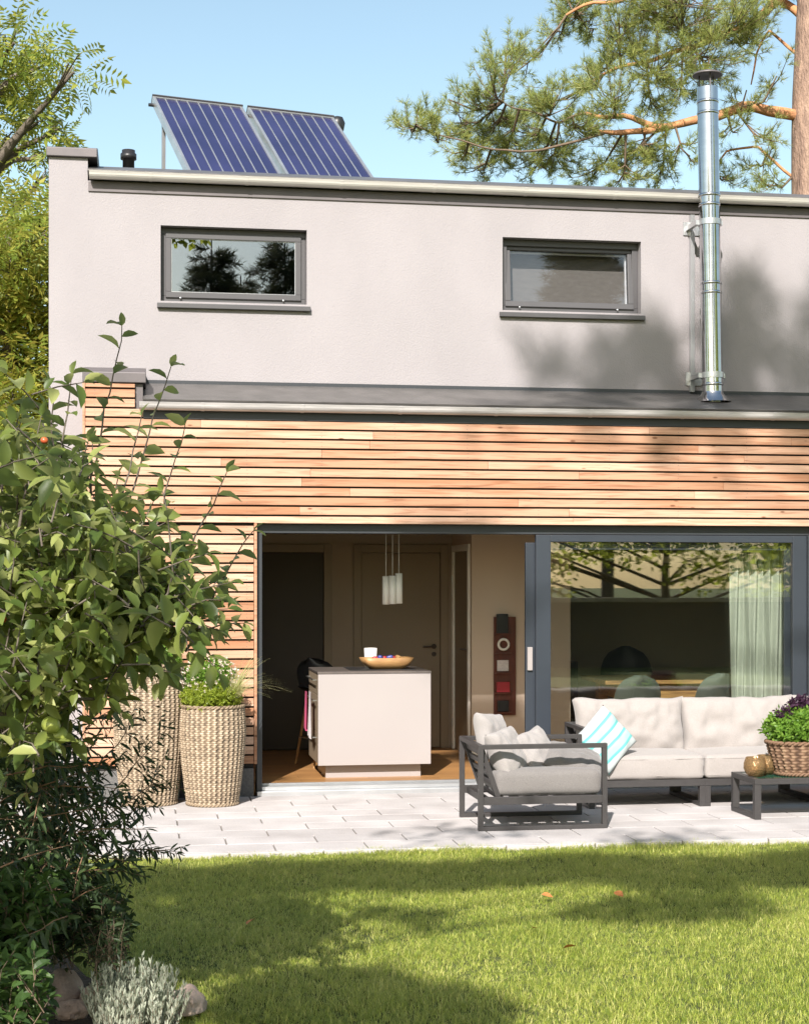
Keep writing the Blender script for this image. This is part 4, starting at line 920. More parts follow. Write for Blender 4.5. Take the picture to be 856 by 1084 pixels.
module(3.46, 0.95, 'left sofa module with metal armrest and the aqua striped pillow on it', True)
module(4.41, 0.96, 'sofa module behind the coffee table, without an armrest', False)
module(5.37, 0.96, 'rightmost sofa module, cut off by the edge of the picture', False)
q = WY(641, 783, -1.14)
pillow_obj('striped_pillow', M['stripe'], 0.4, 0.4, 0.13, q, (R(64), R(47), R(-4)), 'white and aqua striped pillow leaning in the left corner of the sofa', 'pillow', seed=12, wr=0.012)
# coffee table
TX0, TX1, TY0, TY1 = 4.53, 5.33, -1.93, -1.43
ct_ = empty('coffee_table', (TX0, TY0, 0), 0, 'low dark metal coffee table with green glass top in front of the sofa', 'coffee table')
for xx in (0, TX1-TX0-0.05):
    m = MB(); m.box(xx, xx+0.05, 0, TY1-TY0, 0, 0.03); m.box(xx, xx+0.05, 0, 0.05, 0.03, 0.26); m.box(xx, xx+0.05, TY1-TY0-0.05, TY1-TY0, 0.03, 0.26); m.build('leg_frame', M['furn'], ct_, bevel=0.002)
m = MB(); lx2, ly2 = TX1-TX0, TY1-TY0; m.box(0, lx2, 0, 0.05, 0.262, 0.303); m.box(0, lx2, ly2-0.05, ly2, 0.262, 0.303); m.box(0, 0.05, 0.05, ly2-0.05, 0.262, 0.303); m.box(lx2-0.05, lx2, 0.05, ly2-0.05, 0.262, 0.303); m.build('top_frame', M['furn'], ct_, bevel=0.002)
m = MB().box(0.051, lx2-0.051, 0.051, ly2-0.051, 0.292, 0.3); m.build('glass_top', M['greenglass'], ct_)
for i, (u, Y, lb) in enumerate(((799, -1.72, 'amber crackled glass tea-light holder at the front left of the coffee table'), (811, -1.6, 'amber glass tea-light holder closest to the wicker basket'))):
    q = WY(u, 800, Y); zt_ = 0.301
    m = MB().lathe([(0, 0), (0.045, 0.0), (0.07, 0.02), (0.088, 0.06), (0.086, 0.1), (0.07, 0.145), (0.066, 0.145), (0.08, 0.1), (0.08, 0.06), (0.06, 0.025), (0, 0.01)], 28)
    tag(m.build('tea_light_holder', M['amber'], loc=(q.x, Y, zt_)), lb, 'candle holder')
# ================================================================== WICKER
def wicker(name, prof, mat, parent, stakes, pitch, amp, seed, squash=(1, 1), e=1.0, rimr=0.012):
    r = random.Random(seed); zs = [p[1] for p in prof]; rs = [p[0] for p in prof]; Ht = zs[-1]
    rows = int(Ht/pitch); na = stakes*6; per = 4; nz = rows*per+1
    TT = np.array([[r.random() for _ in range(stakes+1)] for _ in range(rows+1)]); ST = np.array([r.random() for _ in range(stakes+1)]); RW = np.array([r.random() for _ in range(rows+1)])
    th = np.linspace(0, 2*np.pi, na, endpoint=False); z = np.linspace(0, Ht, nz)
    R0 = np.interp(z, zs, rs)[:, None]; row = np.minimum((np.arange(nz)//per), rows-1)[:, None]; ph = ((np.arange(nz) % per)/per)[:, None]
    cell = (th*stakes/(2*np.pi)).astype(int)[None, :]; par = np.where(row % 2 == 0, 1, -1)
    prof_r = np.abs(np.sin(np.pi*ph))
    wv = np.cos(th[None, :]*stakes*0.62//1*1+0) if False else np.clip(np.cos(th[None, :]*int(stakes*0.62)+(row % 2)*1.15)*1.5+0.25, -1, 1)
    stake = np.maximum(0, np.cos(th[None, :]*stakes/2))*0  # stakes hidden below weavers
    rr = R0+amp*wv+amp*0.9*(prof_r-0.6)
    # vertical band every few stakes stands proud
    band = (np.cos(th*stakes/2*1.0) > 0.8)[None, :]
    colb = 0.5
    tone = 0.28*TT[row, cell]+0.14*RW[row]+0.12*ST[cell]+0.2*colb+0.5*np.clip(wv*0.5+0.5, 0, 1)*(0.35+0.65*prof_r)-0.12
    tone = np.clip(tone, 0, 1)
    c, s = np.cos(th)[None, :], np.sin(th)[None, :]
    cx = np.sign(c)*np.abs(c)**e; sx = np.sign(s)*np.abs(s)**e
    X = rr*cx*squash[0]; Y = rr*sx*squash[1]; Z = np.broadcast_to(z[:, None], X.shape)
    V = np.stack([X, Y, Z], 2).reshape(-1, 3)
    i = np.arange(nz-1)[:, None]; j = np.arange(na)[None, :]; j2 = (j+1) % na
    F = np.stack([i*na+j, i*na+j2, (i+1)*na+j2, (i+1)*na+j], 2).reshape(-1)
    o = npmesh(name, V, F, mat, parent, smooth=True, attr=np.broadcast_to(tone, X.shape).reshape(-1))
    # rolled rims
    for zz, nm in ((Ht, 'rim'), (0.012, 'base_rim')):
        Rr = np.interp(zz, zs, rs); m = MB(); k = 60
        def P(a): 
            c, s = math.cos(a), math.sin(a); return (Rr*math.copysign(abs(c)**e, c)*squash[0], Rr*math.copysign(abs(s)**e, s)*squash[1], zz)
        for st_ in range(2):
            pts = []
            for q in range(k*3+1):
                a = 2*math.pi*q/(k*3); p = P(a); w = 2*math.pi*q/(k*3)*22+st_*math.pi
                pts.append((p[0]*(1+rimr*0.6/Rr*math.cos(w)), p[1]*(1+rimr*0.6/Rr*math.cos(w)), p[2]+rimr*0.6*math.sin(w)))
            m.tube(pts, rimr*0.75, 6)
        ob = m.build(nm, mat, o); a = ob.data.attributes.new('tone', 'FLOAT', 'POINT'); a.data.foreach_set('value', np.full(len(ob.data.vertices), 0.45, dtype=np.float32))
    return o
def soil_disc(parent, r, z, sq=(1, 1)):
    m = MB().lathe([(0.0, z+0.01), (r*0.5, z+0.008), (r, z)], 28); m.v = [(a*sq[0], b*sq[1], c) for a, b, c in m.v]; return m.build('soil', M['soil'], parent)
pr = empty('wicker_planter', (0.56, -0.42, 0), 0, 'shorter tall wicker planter with lime foliage and small cream flowers', 'planter')
wicker('basket', [(0.2, 0), (0.215, 0.1), (0.245, 0.35), (0.262, 0.58), (0.255, 0.72), (0.25, 0.79)], M['wicker'], pr, 54, 0.0175, 0.006, 1)
soil_disc(pr, 0.235, 0.75)
n = 2600; P_ = ball(n, (-0.02, -0.03, 0.86), (0.25, 0.25, 0.13)); P_ = P_[P_[:, 2] > 0.76]
scatter('lime_foliage', M['l_lime'], tmpl_sprig(), P_, rand_dirs(len(P_), (0, 0, 0.5)), rng.uniform(0.03, 0.055, len(P_)), pr)
P_ = ball(1500, (-0.02, 0.03, 1.0), (0.22, 0.18, 0.17)); scatter('flower_foliage', M['l_herb'], tmpl_sprig(7, 0.09), P_, rand_dirs(len(P_), (0, 0, 0.6)), 0.05, pr)
P_ = ball(1500, (-0.03, 0.0, 1.02), (0.25, 0.21, 0.18)); P_ = P_[((P_-np.array((-0.03, 0, 1.02)))**2/np.array((0.25, 0.21, 0.18))**2).sum(1) > 0.55][:330]
scatter('flowers', M['petal'], tmpl_sprig(6, 0.28, 5), P_, P_-np.array((0, 0.03, 0.95)), rng.uniform(0.018, 0.032, len(P_)), pr)
# grass tuft
def tuft(name, mat, base, n, L, parent, spread, w=0.003, bias=(0, 0, 0)):
    m = MB()
    for i in range(n):
        a = random.uniform(0, 6.28); l_ = L*random.uniform(0.6, 1.1); k = 7; s = random.uniform(0.25, 1)*spread
        dx, dy = math.cos(a)*s+bias[0], math.sin(a)*s+bias[1]; vs = []; fs = []
        for j in range(k):
            f = j/(k-1); x = base[0]+dx*l_*f*(0.4+0.6*f); y = base[1]+dy*l_*f*(0.4+0.6*f); z = base[2]+l_*(f-0.62*f*f*s*1.6)
            ww = w*(1-f*0.85); vs += [(x-math.sin(a)*ww, y+math.cos(a)*ww, z), (x+math.sin(a)*ww, y-math.cos(a)*ww, z)]
        for j in range(k-1): fs.append((2*j, 2*j+1, 2*j+3, 2*j+2))
        m.add(vs, fs)
    return m.build(name, mat, parent)
tuft('grass_tuft', M['l_straw'], (0.16, -0.1, 0.8), 130, 0.5, pr, 0.8, 0.004, (0.3, -0.25))
pq = empty('wicker_planter', (0.06, -0.3, 0), 0, 'taller tall wicker planter with green herb foliage, half hidden by the apple tree', 'planter')
wicker('basket', [(0.215, 0), (0.235, 0.12), (0.27, 0.45), (0.29, 0.8), (0.275, 1.02), (0.265, 1.12)], M['wicker'], pq, 60, 0.0175, 0.006, 2)
soil_disc(pq, 0.25, 1.08)
P_ = ball(2000, (0.03, -0.03, 1.17), (0.24, 0.24, 0.14)); P_ = P_[P_[:, 2] > 1.08]; scatter('herb_foliage', M['l_herb'], tmpl_sprig(), P_, rand_dirs(len(P_), (0, 0, 0.6)), 0.05, pq)
# basket on coffee table
q = WY(851, 800, -1.68); bk = empty('basket_planter', (q.x, -1.68, 0.304), 0, 'brown willow basket of herbs and purple leaves on the coffee table', 'planter')
wicker('basket', [(0.2, 0), (0.225, 0.08), (0.255, 0.2), (0.265, 0.25)], M['wickerb'], bk, 34, 0.021, 0.007, 5, squash=(1.1, 0.72), e=0.85, rimr=0.014)
soil_disc(bk, 0.235, 0.22, (1.1, 0.72))
P_ = ball(1300, (-0.0, 0, 0.33), (0.32, 0.2, 0.17)); P_ = P_[P_[:, 2] > 0.22]; scatter('herb_foliage', M['l_herb'], tmpl_sprig(9, 0.13), P_, rand_dirs(len(P_), (0, 0, 0.7)), rng.uniform(0.05, 0.09, len(P_)), bk)
P_ = np.concatenate([ball(70, (0.0, 0.05, 0.53), (0.12, 0.1, 0.06)), ball(24, (-0.17, 0.0, 0.42), (0.05, 0.06, 0.07))]); scatter('purple_foliage', M['l_purple'], tmpl_sprig(9, 0.13), P_, rand_dirs(len(P_), (0, 0, 0.5)), 0.08, bk)
# ================================================================== PLANTS
LEAF = tmpl_leaf(0.25, 0.32, 0.13); LEAFN = tmpl_leaf(0.11, 0.25, 0.04)
def polyline(pts, k):   # resample with jitter-free linear interpolation
    pts = [Vector(p) for p in pts]; L = [0]
    for a, b in zip(pts[:-1], pts[1:]): L.append(L[-1]+(b-a).length)
    out = []
    for i in range(k):
        s = L[-1]*i/(k-1); j = max(0, min(len(pts)-2, np.searchsorted(L, s)-1)); f = (s-L[j])/max(1e-9, L[j+1]-L[j]); out.append(pts[j].lerp(pts[j+1], f))
    return out
class Plant:
    def __init__(s): s.wood = MB(); s.P = []; s.D = []; s.S = []
    def twig(s, pts, r0, r1, leaf=0.08, step=0.035, start=0.15, spread=0.8, droop=0.1):
        pts = [Vector(p) for p in pts]; n = max(3, int(sum((b-a).length for a, b in zip(pts[:-1], pts[1:]))/0.06)); q = polyline(pts, n)
        for i in range(1, n-1): q[i] = q[i]+Vector((random.gauss(0, 1), random.gauss(0, 1), random.gauss(0, 1)))*0.005
        s.wood.tube(q, [r0+(r1-r0)*i/(n-1) for i in range(n)], 5, caps=False)
        L = sum((b-a).length for a, b in zip(q[:-1], q[1:])); k = int(L*(1-start)/step); a0 = random.uniform(0, 6.28)
        if leaf:
            for i in range(k+1):
                f = start+(1-start)*i/max(1, k); j = min(n-2, int(f*(n-1))); p = q[j].lerp(q[j+1], f*(n-1)-j); d = (q[j+1]-q[j]).normalized()
                o = d.orthogonal().normalized(); o.rotate(Matrix.Rotation(a0+i*2.4, 3, d)); dr = d*0.45+o*spread+Vector((0, 0, -droop))
                s.P.append(p); s.D.append(dr); s.S.append(leaf*random.uniform(0.7, 1.15)*(1-0.35*max(0, f-0.8)*5*0.5))
            s.P.append(q[-1]); s.D.append(q[-1]-q[-2]); s.S.append(leaf*0.6)
        return q
# ---- apple tree
A0 = W(-45, 1040, 6.55)
apple = empty('apple_tree', (A0.x, A0.y, -0.03), 0, 'young apple tree with long upright leafy shoots in the left foreground', 'tree')
ap = Plant(); TA = 6.25
def A(u, v, dt=0.0): return W(u, v, TA+dt)
trunk = [A(-45, 1040, 0.3), A(-42, 900, 0.25), A(-20, 800, 0.1), A(15, 740)]
ap.wood.tube(trunk, [0.04, 0.036, 0.032, 0.026], 10)
limbs = [([A(15, 740), A(40, 690, -0.1), A(80, 650), A(150, 640, 0.1), A(215, 668, 0.1)], 0.018),
         ([A(18, 760), A(60, 700, 0.3), A(100, 600, 0.4), A(90, 560, 0.3)], 0.014),
         ([A(15, 740), A(25, 640, 0.2), A(60, 520, 0.2), A(66, 470, 0.1)], 0.016),
         ([A(15, 745), A(-20, 650, -0.2), A(-10, 560, -0.2), A(5, 500, -0.1)], 0.016),
         ([A(20, 780), A(70, 745, -0.25), A(100, 740, -0.3)], 0.012),
         ([A(60, 700, -0.2), A(110, 620, -0.4), A(150, 580, -0.3)], 0.012)]
for pts, r in limbs: ap.twig(pts, r, 0.006, leaf=0.075, step=0.05, start=0.25)
shoots = [[(88, 560), (104, 475), (119, 405), (129, 345)], [(112, 600), (150, 490), (165, 440), (181, 388)], [(128, 640), (160, 590), (176, 520), (196, 450)], [(160, 650), (196, 590), (222, 540), (240, 500)], [(196, 690), (222, 640), (247, 590), (268, 562)],
          [(50, 560), (58, 500), (70, 440), (76, 396)], [(60, 540), (56, 470), (52, 405)], [(20, 560), (28, 500), (44, 440)], [(0, 560), (6, 490), (22, 430)], [(150, 660), (185, 620), (178, 560), (172, 520)], [(112, 590), (128, 520), (146, 470), (150, 440)], [(75, 560), (92, 510), (98, 470)], [(100, 640), (120, 590), (118, 540), (125, 505)]]
for i, s in enumerate(shoots):
    dt = random.uniform(-0.35, 0.35); ap.twig([A(u, v, dt+0.02*j) for j, (u, v) in enumerate(s)], 0.006, 0.002, leaf=0.095, step=0.048, start=0.05)
# mass of twigs
mass = [((55, 560), (60, 70), 60), ((40, 640), (75, 60), 95), ((100, 640), (60, 40), 70), ((150, 650), (55, 22), 44), ((190, 655), (30, 18), 14), ((45, 715), (60, 35), 60), ((20, 500), (40, 50), 24), ((130, 590), (35, 40), 24), ((20, 790), (40, 30), 20)]
for (cu, cv), (ru, rv), n in mass:
    for _ in range(int(n*1.35)):
        u = cu+random.gauss(0, 0.55)*ru; v = cv+random.gauss(0, 0.55)*rv
        if u > 235: continue
        dt = random.gauss(0, 0.34); p = A(u, v, dt); d = Vector((random.gauss(0, 1), random.gauss(0, 1), random.gauss(0.35, 0.8))).normalized()*random.uniform(0.12, 0.26)
        ap.twig([p, p+d*0.5+Vector((0, 0, 0.01)), p+d], 0.004, 0.0018, leaf=random.uniform(0.08, 0.12), step=0.032, start=0.1)
def place_plant(pl_, root, leafmat_, tmpl, wname='branches', lname='foliage', wmat=None, smooth=False, up=(0, 0, 1), roll=0.5):
    off = root.location
    pl_.wood.v = [(x-off.x, y-off.y, z-off.z) for x, y, z in pl_.wood.v]; pl_.wood.build(wname, wmat or M['twig'], root)
    P = np.array([list(p-off) for p in pl_.P]); D = np.array([list(d) for d in pl_.D]); return scatter(lname, leafmat_, tmpl, P, D, np.array(pl_.S), root, up=up, roll=roll, smooth=smooth)
place_plant(ap, apple, M['l_apple'], LEAF, wname='trunk', wmat=M['barkg'], smooth=True)
def applefruit(u, v, dt, r, mat, nm='apple'):
    m = MB(); k = 12; m.lathe([(max(0.0001, r*math.sin(math.pi*i/k)*(1+0.08*math.cos(math.pi*i/k))), -r*math.cos(math.pi*i/k)*0.9-(0.12*r if i == 0 else 0)+(-0.22*r if i == k else 0)) for i in range(k+1)], 20)
    o = m.build(nm, mat, apple, loc=A(u, v, dt)-apple.location, rot=(0.2, 0.3, 0)); m = MB().tube([(0, 0, r*0.75), (0.004, 0, r*1.35)], 0.0015, 5); m.build('stalk', M['twig'], o)
applefruit(54, 767, -0.45, 0.034, M['apple']); applefruit(62, 778, -0.4, 0.036, M['apple']); applefruit(47, 466, -0.2, 0.015, M['appler'])
applefruit(118, 690, -0.4, 0.034, M['apple']); applefruit(2, 655, -0.3, 0.018, M['appler'])
# ---- dark shrub (buddleia) 
sh = empty('butterfly_bush', (-0.9, -6.4, -0.01), 0, 'dark narrow-leaved shrub under the apple tree, twigs reaching over the paving', 'shrub')
sp = Plant(); TS = 7.1
for _ in range(210):
    u = random.uniform(-40, 85); v = random.uniform(790, 985); p = W(u, v, TS+random.gauss(0, 0.3)); d = Vector((random.gauss(0.5, 0.7), random.gauss(0, 0.6), random.gauss(0.35, 0.5))).normalized()*random.uniform(0.15, 0.35)
    sp.twig([p, p+d*0.5, p+d+Vector((0, 0, -0.02))], 0.004, 0.0015, leaf=0.085, step=0.018, start=0.0, spread=0.7, droop=0.35)
for s in ([(60, 900), (110, 850), (150, 800), (178, 770)], [(50, 860), (95, 820), (130, 780), (145, 745)], [(70, 930), (115, 880), (150, 850), (165, 815)], [(60, 940), (120, 905), (160, 898), (187, 902)], [(50, 840), (75, 800), (95, 770), (120, 750)], [(70, 900), (120, 860), (160, 830), (175, 800)], [(80, 930), (125, 920), (150, 890)], [(40, 900), (80, 860), (100, 830), (128, 800)], [(60, 880), (105, 845), (128, 868), (140, 884)], [(40, 840), (62, 780), (70, 740)]):
    q = sp.twig([W(u, v, TS+0.05*j) for j, (u, v) in enumerate(s)], 0.005, 0.0012, leaf=0.07, step=0.016, start=0.2, spread=0.75, droop=0.35)
    for _ in range(7):
        j = random.randrange(len(q)//3, len(q)-1); d = Vector((random.gauss(0.4, 0.6), random.gauss(0, 0.5), random.gauss(0.1, 0.7))).normalized()*random.uniform(0.05, 0.16); sp.twig([q[j], q[j]+d*0.6, q[j]+d], 0.002, 0.001, leaf=0.05, step=0.014, start=0.1, spread=0.8, droop=0.4)
for _ in range(10):
    a = Vector((-0.9+random.uniform(-0.3, 0.4), -6.4+random.uniform(-0.3, 0.3), -0.02)); b = W(random.uniform(-20, 70), random.uniform(830, 930), TS); sp.wood.tube([a, a.lerp(b, 0.5)+Vector((0, 0, 0.05)), b], [0.01, 0.007, 0.004], 6)
place_plant(sp, sh, M['l_dark'], LEAFN, wname='stems', wmat=M['twigr'], up=(0, 0, 1), roll=0.9)
# ---- leafy ground plants
gpn = 0
for (u0, u1, v0, v1, t, mat, lf, n, tm, lab) in ((-30, 60, 930, 1010, 6.6, 'l_ground', 0.07, 240, LEAF, 'broad-leaved green plant at the left edge below the dark shrub'), (40, 135, 940, 1010, 7.0, 'l_dark', 0.05, 260, LEAF, 'low dark green plant between the boulders and the lawn'), (-20, 50, 1020, 1095, 5.9, 'l_ground', 0.06, 170, LEAF, 'green leafy plant in the bottom left corner'), (100, 130, 985, 1030, 6.7, 'l_dark', 0.04, 120, LEAFN, 'small dark plant behind the silver shrub')):
    b = WG((u0+u1)/2, v1+10, 0); e = empty('bedding_plant', (b.x, b.y, -0.01), 0, lab, 'plant'); pp = Plant()
    for _ in range(n//2):
        u = random.uniform(u0, u1); v = random.uniform(v0, v1); p = W(u, v, t+random.gauss(0, 0.15))
        if p.z < 0: p.z = 0.02
        d = Vector((random.gauss(0, 0.5), random.gauss(0, 0.5), 0.8)).normalized()*0.1; pp.twig([p-d, p, p+d*0.6], 0.0025, 0.001, leaf=lf, step=0.02, start=0.2, spread=0.9)
    place_plant(pp, e, M[mat], tm, wname='stems')
# ---- silver shrub
b = WG(142, 1090, 0); e = empty('lavender_cotton', (b.x, b.y, -0.01), 0, 'silver-grey upright shrub between two boulders at the lawn corner', 'shrub'); pp = Plant()
for _ in range(190):
    a = random.uniform(0, 6.28); rr = math.sqrt(random.random())*0.15; p = b+Vector((math.cos(a)*rr, math.sin(a)*rr, -0.02)); hh = random.uniform(0.16, 0.33)*(1-0.3*rr/0.15)
    d = Vector((math.cos(a)*rr*0.3+random.gauss(0, 0.02), math.sin(a)*rr*0.3, hh)); pp.twig([p, p+d*0.5, p+d], 0.002, 0.001, leaf=0.032, step=0.006, start=0.15, spread=0.4, droop=-0.55)
place_plant(pp, e, M['l_silver'], tmpl_leaf(0.13, 0.05, 0.03), wname='stems')
# ---- boulders
def boulder(u, v, r, sc, mat, label, seed, group=None, nm='boulder'):
    import bmesh
    bm = bmesh.new(); bmesh.ops.create_icosphere(bm, subdivisions=4, radius=1)
    for x in bm.verts:
        n_ = 0.28*noise.noise(x.co*1.1+Vector((seed, 0, 0)))+0.12*noise.noise(x.co*2.7+Vector((0, seed, 0)))+0.04*noise.noise(x.co*8+Vector((0, seed, 0))); c = x.co*(1+n_); x.co = Vector((c.x*sc[0], c.y*sc[1], max(-0.35, c.z)*sc[2]))*r
    me = bpy.data.meshes.new(nm); bm.to_mesh(me); bm.free(); me.polygons.foreach_set('use_smooth', [True]*len(me.polygons)); me.materials.append(mat)
    o = bpy.data.objects.new(nm, me); COL.objects.link(o); q = WG(u, v, 0); o.location = q+Vector((0, r*sc[1]*0.8, r*sc[2]*0.2)); o.rotation_euler = (0, 0, seed); tag(o, label, 'boulder' if nm == 'boulder' else 'stone', group); return o
boulder(62, 1060, 0.1, (1.3, 1, 0.95), M['rock'], 'rounded brown boulder left of the silver shrub', 1)
boulder(76, 1078, 0.065, (1.2, 1, 0.8), M['rock'], 'small brown boulder just in front of the rounded one left of the silver shrub', 4)
boulder(196, 1072, 0.085, (1.25, 1, 0.9), M['rock'], 'angular brown boulder right of the silver shrub on the lawn edge', 7)
boulder(20, 1094, 0.1, (1.2, 1, 0.8), M['rock'], 'dark boulder in the bottom left corner', 9)
boulder(100, 1062, 0.06, (1.2, 1, 1.0), M['rock'], 'reddish boulder behind the left side of the silver shrub', 11)
# pale stones of a low dry wall at the terrace corner
for i, (x, y, z, r, lb) in enumerate(((-0.52, -3.1, 0.06, 0.11, 'pale stone at the bottom right of the low stone pile by the terrace'), (-0.72, -3.05, 0.06, 0.12, 'pale stone at the bottom left of the low stone pile by the terrace'), (-0.6, -3.05, 0.2, 0.1, 'pale stone in the middle of the low stone pile by the terrace'), (-0.55, -3.02, 0.34, 0.095, 'pale stone on top of the low stone pile by the terrace'), (-0.78, -3.0, 0.22, 0.09, 'pale stone at the left of the low stone pile, partly under leaves'))):
    o = boulder(100, 900, r, (1.1, 1, 0.85), M['palestone'], lb, 20+i*3, 'pale stones of the pile by the terrace', 'stone'); o.location = (x, y, z)
# fallen leaves on the lawn
for i, (u, v, lb) in enumerate(((573, 951, 'orange fallen leaf on the lawn, nearest the terrace'), (564, 986, 'orange fallen leaf in the middle of the sunny lawn'), (610, 1006, 'orange fallen leaf on the lawn closest to the camera at right'), (270, 977, 'orange fallen leaf on the left part of the lawn'), (650, 948, 'orange fallen leaf on the shaded lawn in front of the coffee table'))):
    q = WG(u, v, 0.0); m = MB(); tv, tf = tmpl_leaf(0.35, 0.1, 0.12); m.add([(a*0.07, b_*0.07, c*0.07) for a, b_, c in tv], [tuple(f) for f in tf], True)
    tag(m.build('fallen_leaf', M['deadleaf'], loc=(q.x, q.y, 0.02), rot=(R(20), R(10), i*1.3)), lb, 'leaf', 'fallen leaves on the lawn')
# ================================================================== BACKGROUND TREES
def bgtree(name, label, t, base_u, clumps, mat, tmpl, size, dens, trunk_r, wmat, bias=(0, 0, -0.1), root_z=-0.09, depth=1.0, group=None, trunk_top=None, up=(0, 0, 1)):
    b = W(base_u, HZ, t); b.z = root_z; e = empty(name, b, 0, label, 'tree', group); m = MB()
    top = W(trunk_top[0], trunk_top[1], t) if trunk_top else W(base_u, 60, t)
    pts = [b+(top-b)*f+Vector((0.2*noise.noise(Vector((f*3, t, 0))), 0.2*noise.noise(Vector((f*3, 0, t))), 0)) for f in np.linspace(0, 1, 10)]
    m.tube(pts, [trunk_r*(1-0.7*f) for f in np.linspace(0, 1, 10)], 10)
    P = []; D = []
    for (cu, cv, ru, rv, k) in clumps:
        c = W(cu, cv, t+random.gauss(0, depth*0.6)); s = t/FPX; rad = np.array((ru*s, depth, rv*s)); n = int(k*dens)
        d = rand_dirs(n); rr = rng.uniform(0, 1, (n, 1))**0.55; q = np.array(c)+d*rr*rad; P.append(q); D.append(d*0.8+np.array(bias)+rng.normal(size=(n, 3))*0.45)
        # branch to clump
        j = min(range(len(pts)), key=lambda i: (pts[i]-c).length+max(0, pts[i].z-c.z+0.5)*2); a = pts[j]; mid = a.lerp(c, 0.5)+Vector((0, 0, -0.1*(c-a).length+0.3))
        m.tube(polyline([a, mid, c], 6), [trunk_r*0.35*(1-f)+0.02 for f in np.linspace(0, 1, 6)], 6)
        for _ in range(5):
            x = Vector(q[random.randrange(len(q))]) if len(q) else c; m.tube(polyline([mid.lerp(c, 0.6), c.lerp(x, 0.5)+Vector((0, 0, 0.1)), x], 5), [0.02, 0.016, 0.012, 0.009, 0.006], 4)
    m.v = [(x-b.x, y-b.y, z-b.z) for x, y, z in m.v]; m.build('trunk', wmat, e)
    P = np.concatenate(P)-np.array(b); D = np.concatenate(D)
    scatter('crown', mat, tmpl, P, D, rng.uniform(0.7, 1.2, len(P))*size, e, up=up, roll=0.6); return e
FR = tmpl_frond(6, 0.085, 0.32)
bgtree('walnut_tree', 'tall tree with feathery yellow-green leaves at the upper left behind the house', 24, -25, [(15, 45, 34, 24, 1.0), (-30, 60, 50, 50, 2), (45, 70, 30, 17, 0.65), (78, 76, 22, 10, 0.35), (20, 95, 34, 20, 0.8), (40, 130, 26, 14, 0.5), (64, 137, 18, 11, 0.3), (10, 145, 32, 20, 0.7), (42, 168, 18, 12, 0.22), (-10, 110, 30, 30, 0.8), (48, 186, 9, 14, 0.1), (-40, 150, 30, 40, 1.0)], M['l_acac'], FR, 0.4, 66, 0.22, M['barkg'], depth=0.9, trunk_top=(-15, 40))
bgtree('ash_tree', 'yellowing feathery-leaved tree directly left of the grey upper wall', 19, 10, [(20, 235, 40, 26, 1.4), (50, 250, 36, 26, 1.0), (10, 290, 50, 34, 2.0), (50, 320, 40, 36, 1.6), (15, 360, 50, 36, 2.0), (45, 400, 40, 34, 1.5), (10, 430, 50, 40, 1.8), (30, 480, 50, 40, 1.6), (-40, 300, 50, 80, 2.5), (-40, 450, 50, 60, 2)], M['l_autumn'], FR, 0.36, 110, 0.16, M['barkg'], depth=0.9, trunk_top=(10, 240))
bgtree('garden_shrub_tree', 'dense green bushy tree behind the apple tree at the left edge', 17, 0, [(10, 500, 50, 40, 2.0), (40, 540, 40, 40, 1.5), (0, 590, 60, 40, 1.2), (-40, 560, 50, 60, 1.5), (30, 660, 50, 50, 1.3)], M['l_acac'], FR, 0.3, 110, 0.12, M['barkg'], depth=0.7, trunk_top=(5, 520))
# ---- pine
TP = 25.0
pb = W(864, HZ, TP); pb.z = -0.09
pine = empty('pine_tree', pb, 0, 'tall pine with reddish bark and long limbs rising behind the right end of the roof', 'tree'); m = MB(); px = TP/FPX
pts = [Vector((pb.x, pb.y, -0.1))]+[W(u, v, TP) for u, v in ((862, 300), (859, 200), (858, 120), (861, 40), (864, -40), (862, -140), (858, -260))]
m.tube(polyline(pts, 26), [0.42-0.008*i for i in range(26)], 18)
m.v = [(x-pb.x, y-pb.y, z-pb.z) for x, y, z in m.v]; m.build('trunk', M['bark'], pine)
limb = MB(); tw = MB()
def lm(pp, r0, r1, dts=(0, 0)):
    k = len(pp); q = [W(u, v, TP+dts[0]+(dts[1]-dts[0])*i/(k-1)) for i, (u, v) in enumerate(pp)]; q = polyline(q, 26); q = [x+Vector((0.06*noise.noise(x*1.3), 0, 0.13*noise.noise(x*1.7))) for x in q]
    limb.tube(q, [(r0+(r1-r0)*i/25)*(1+0.12*noise.noise(q[i]*3)) for i in range(26)], 8); return q
L1 = lm([(850, 122), (825, 117), (795, 114), (770, 117), (740, 128), (700, 133), (660, 123), (619, 120)], 0.1, 0.03, (0, -0.8))
L2 = lm([(706, 133), (680, 137), (650, 141), (633, 138)], 0.06, 0.03, (-0.5, -0.9))
limbT = limb; limb = MB()
L3 = lm([(619, 120), (590, 128), (560, 118), (530, 108)], 0.024, 0.01, (-0.8, -1.0))
L4 = lm([(640, 140), (600, 150), (550, 158), (500, 150), (440, 132)], 0.022, 0.008, (-0.9, -1.3))
limb3 = limb; limb = limbT
L5 = lm([(855, 22), (838, 12), (810, -8), (780, -30)], 0.07, 0.04, (0, 0.4))
L6 = lm([(850, 60), (815, 35), (800, 60), (795, 90)], 0.03, 0.01, (0.3, 0.8))
L7 = lm([(855, -60), (780, -40), (700, -20), (640, 0), (600, 15)], 0.1, 0.02, (0, 0.8))
L8 = lm([(857, -20), (800, 20), (740, 50), (690, 60), (640, 80)], 0.08, 0.02, (0, -0.3))
L9 = lm([(852, 200), (820, 170), (800, 150), (770, 160), (750, 190)], 0.03, 0.01, (0, 0.5))
limb.v = [(x-pb.x, y-pb.y, z-pb.z) for x, y, z in limb.v]; limb.build('limb', M['barkor'], pine); limb3.v = [(x-pb.x, y-pb.y, z-pb.z) for x, y, z in limb3.v]; limb3.build('limb', M['twig'], pine)
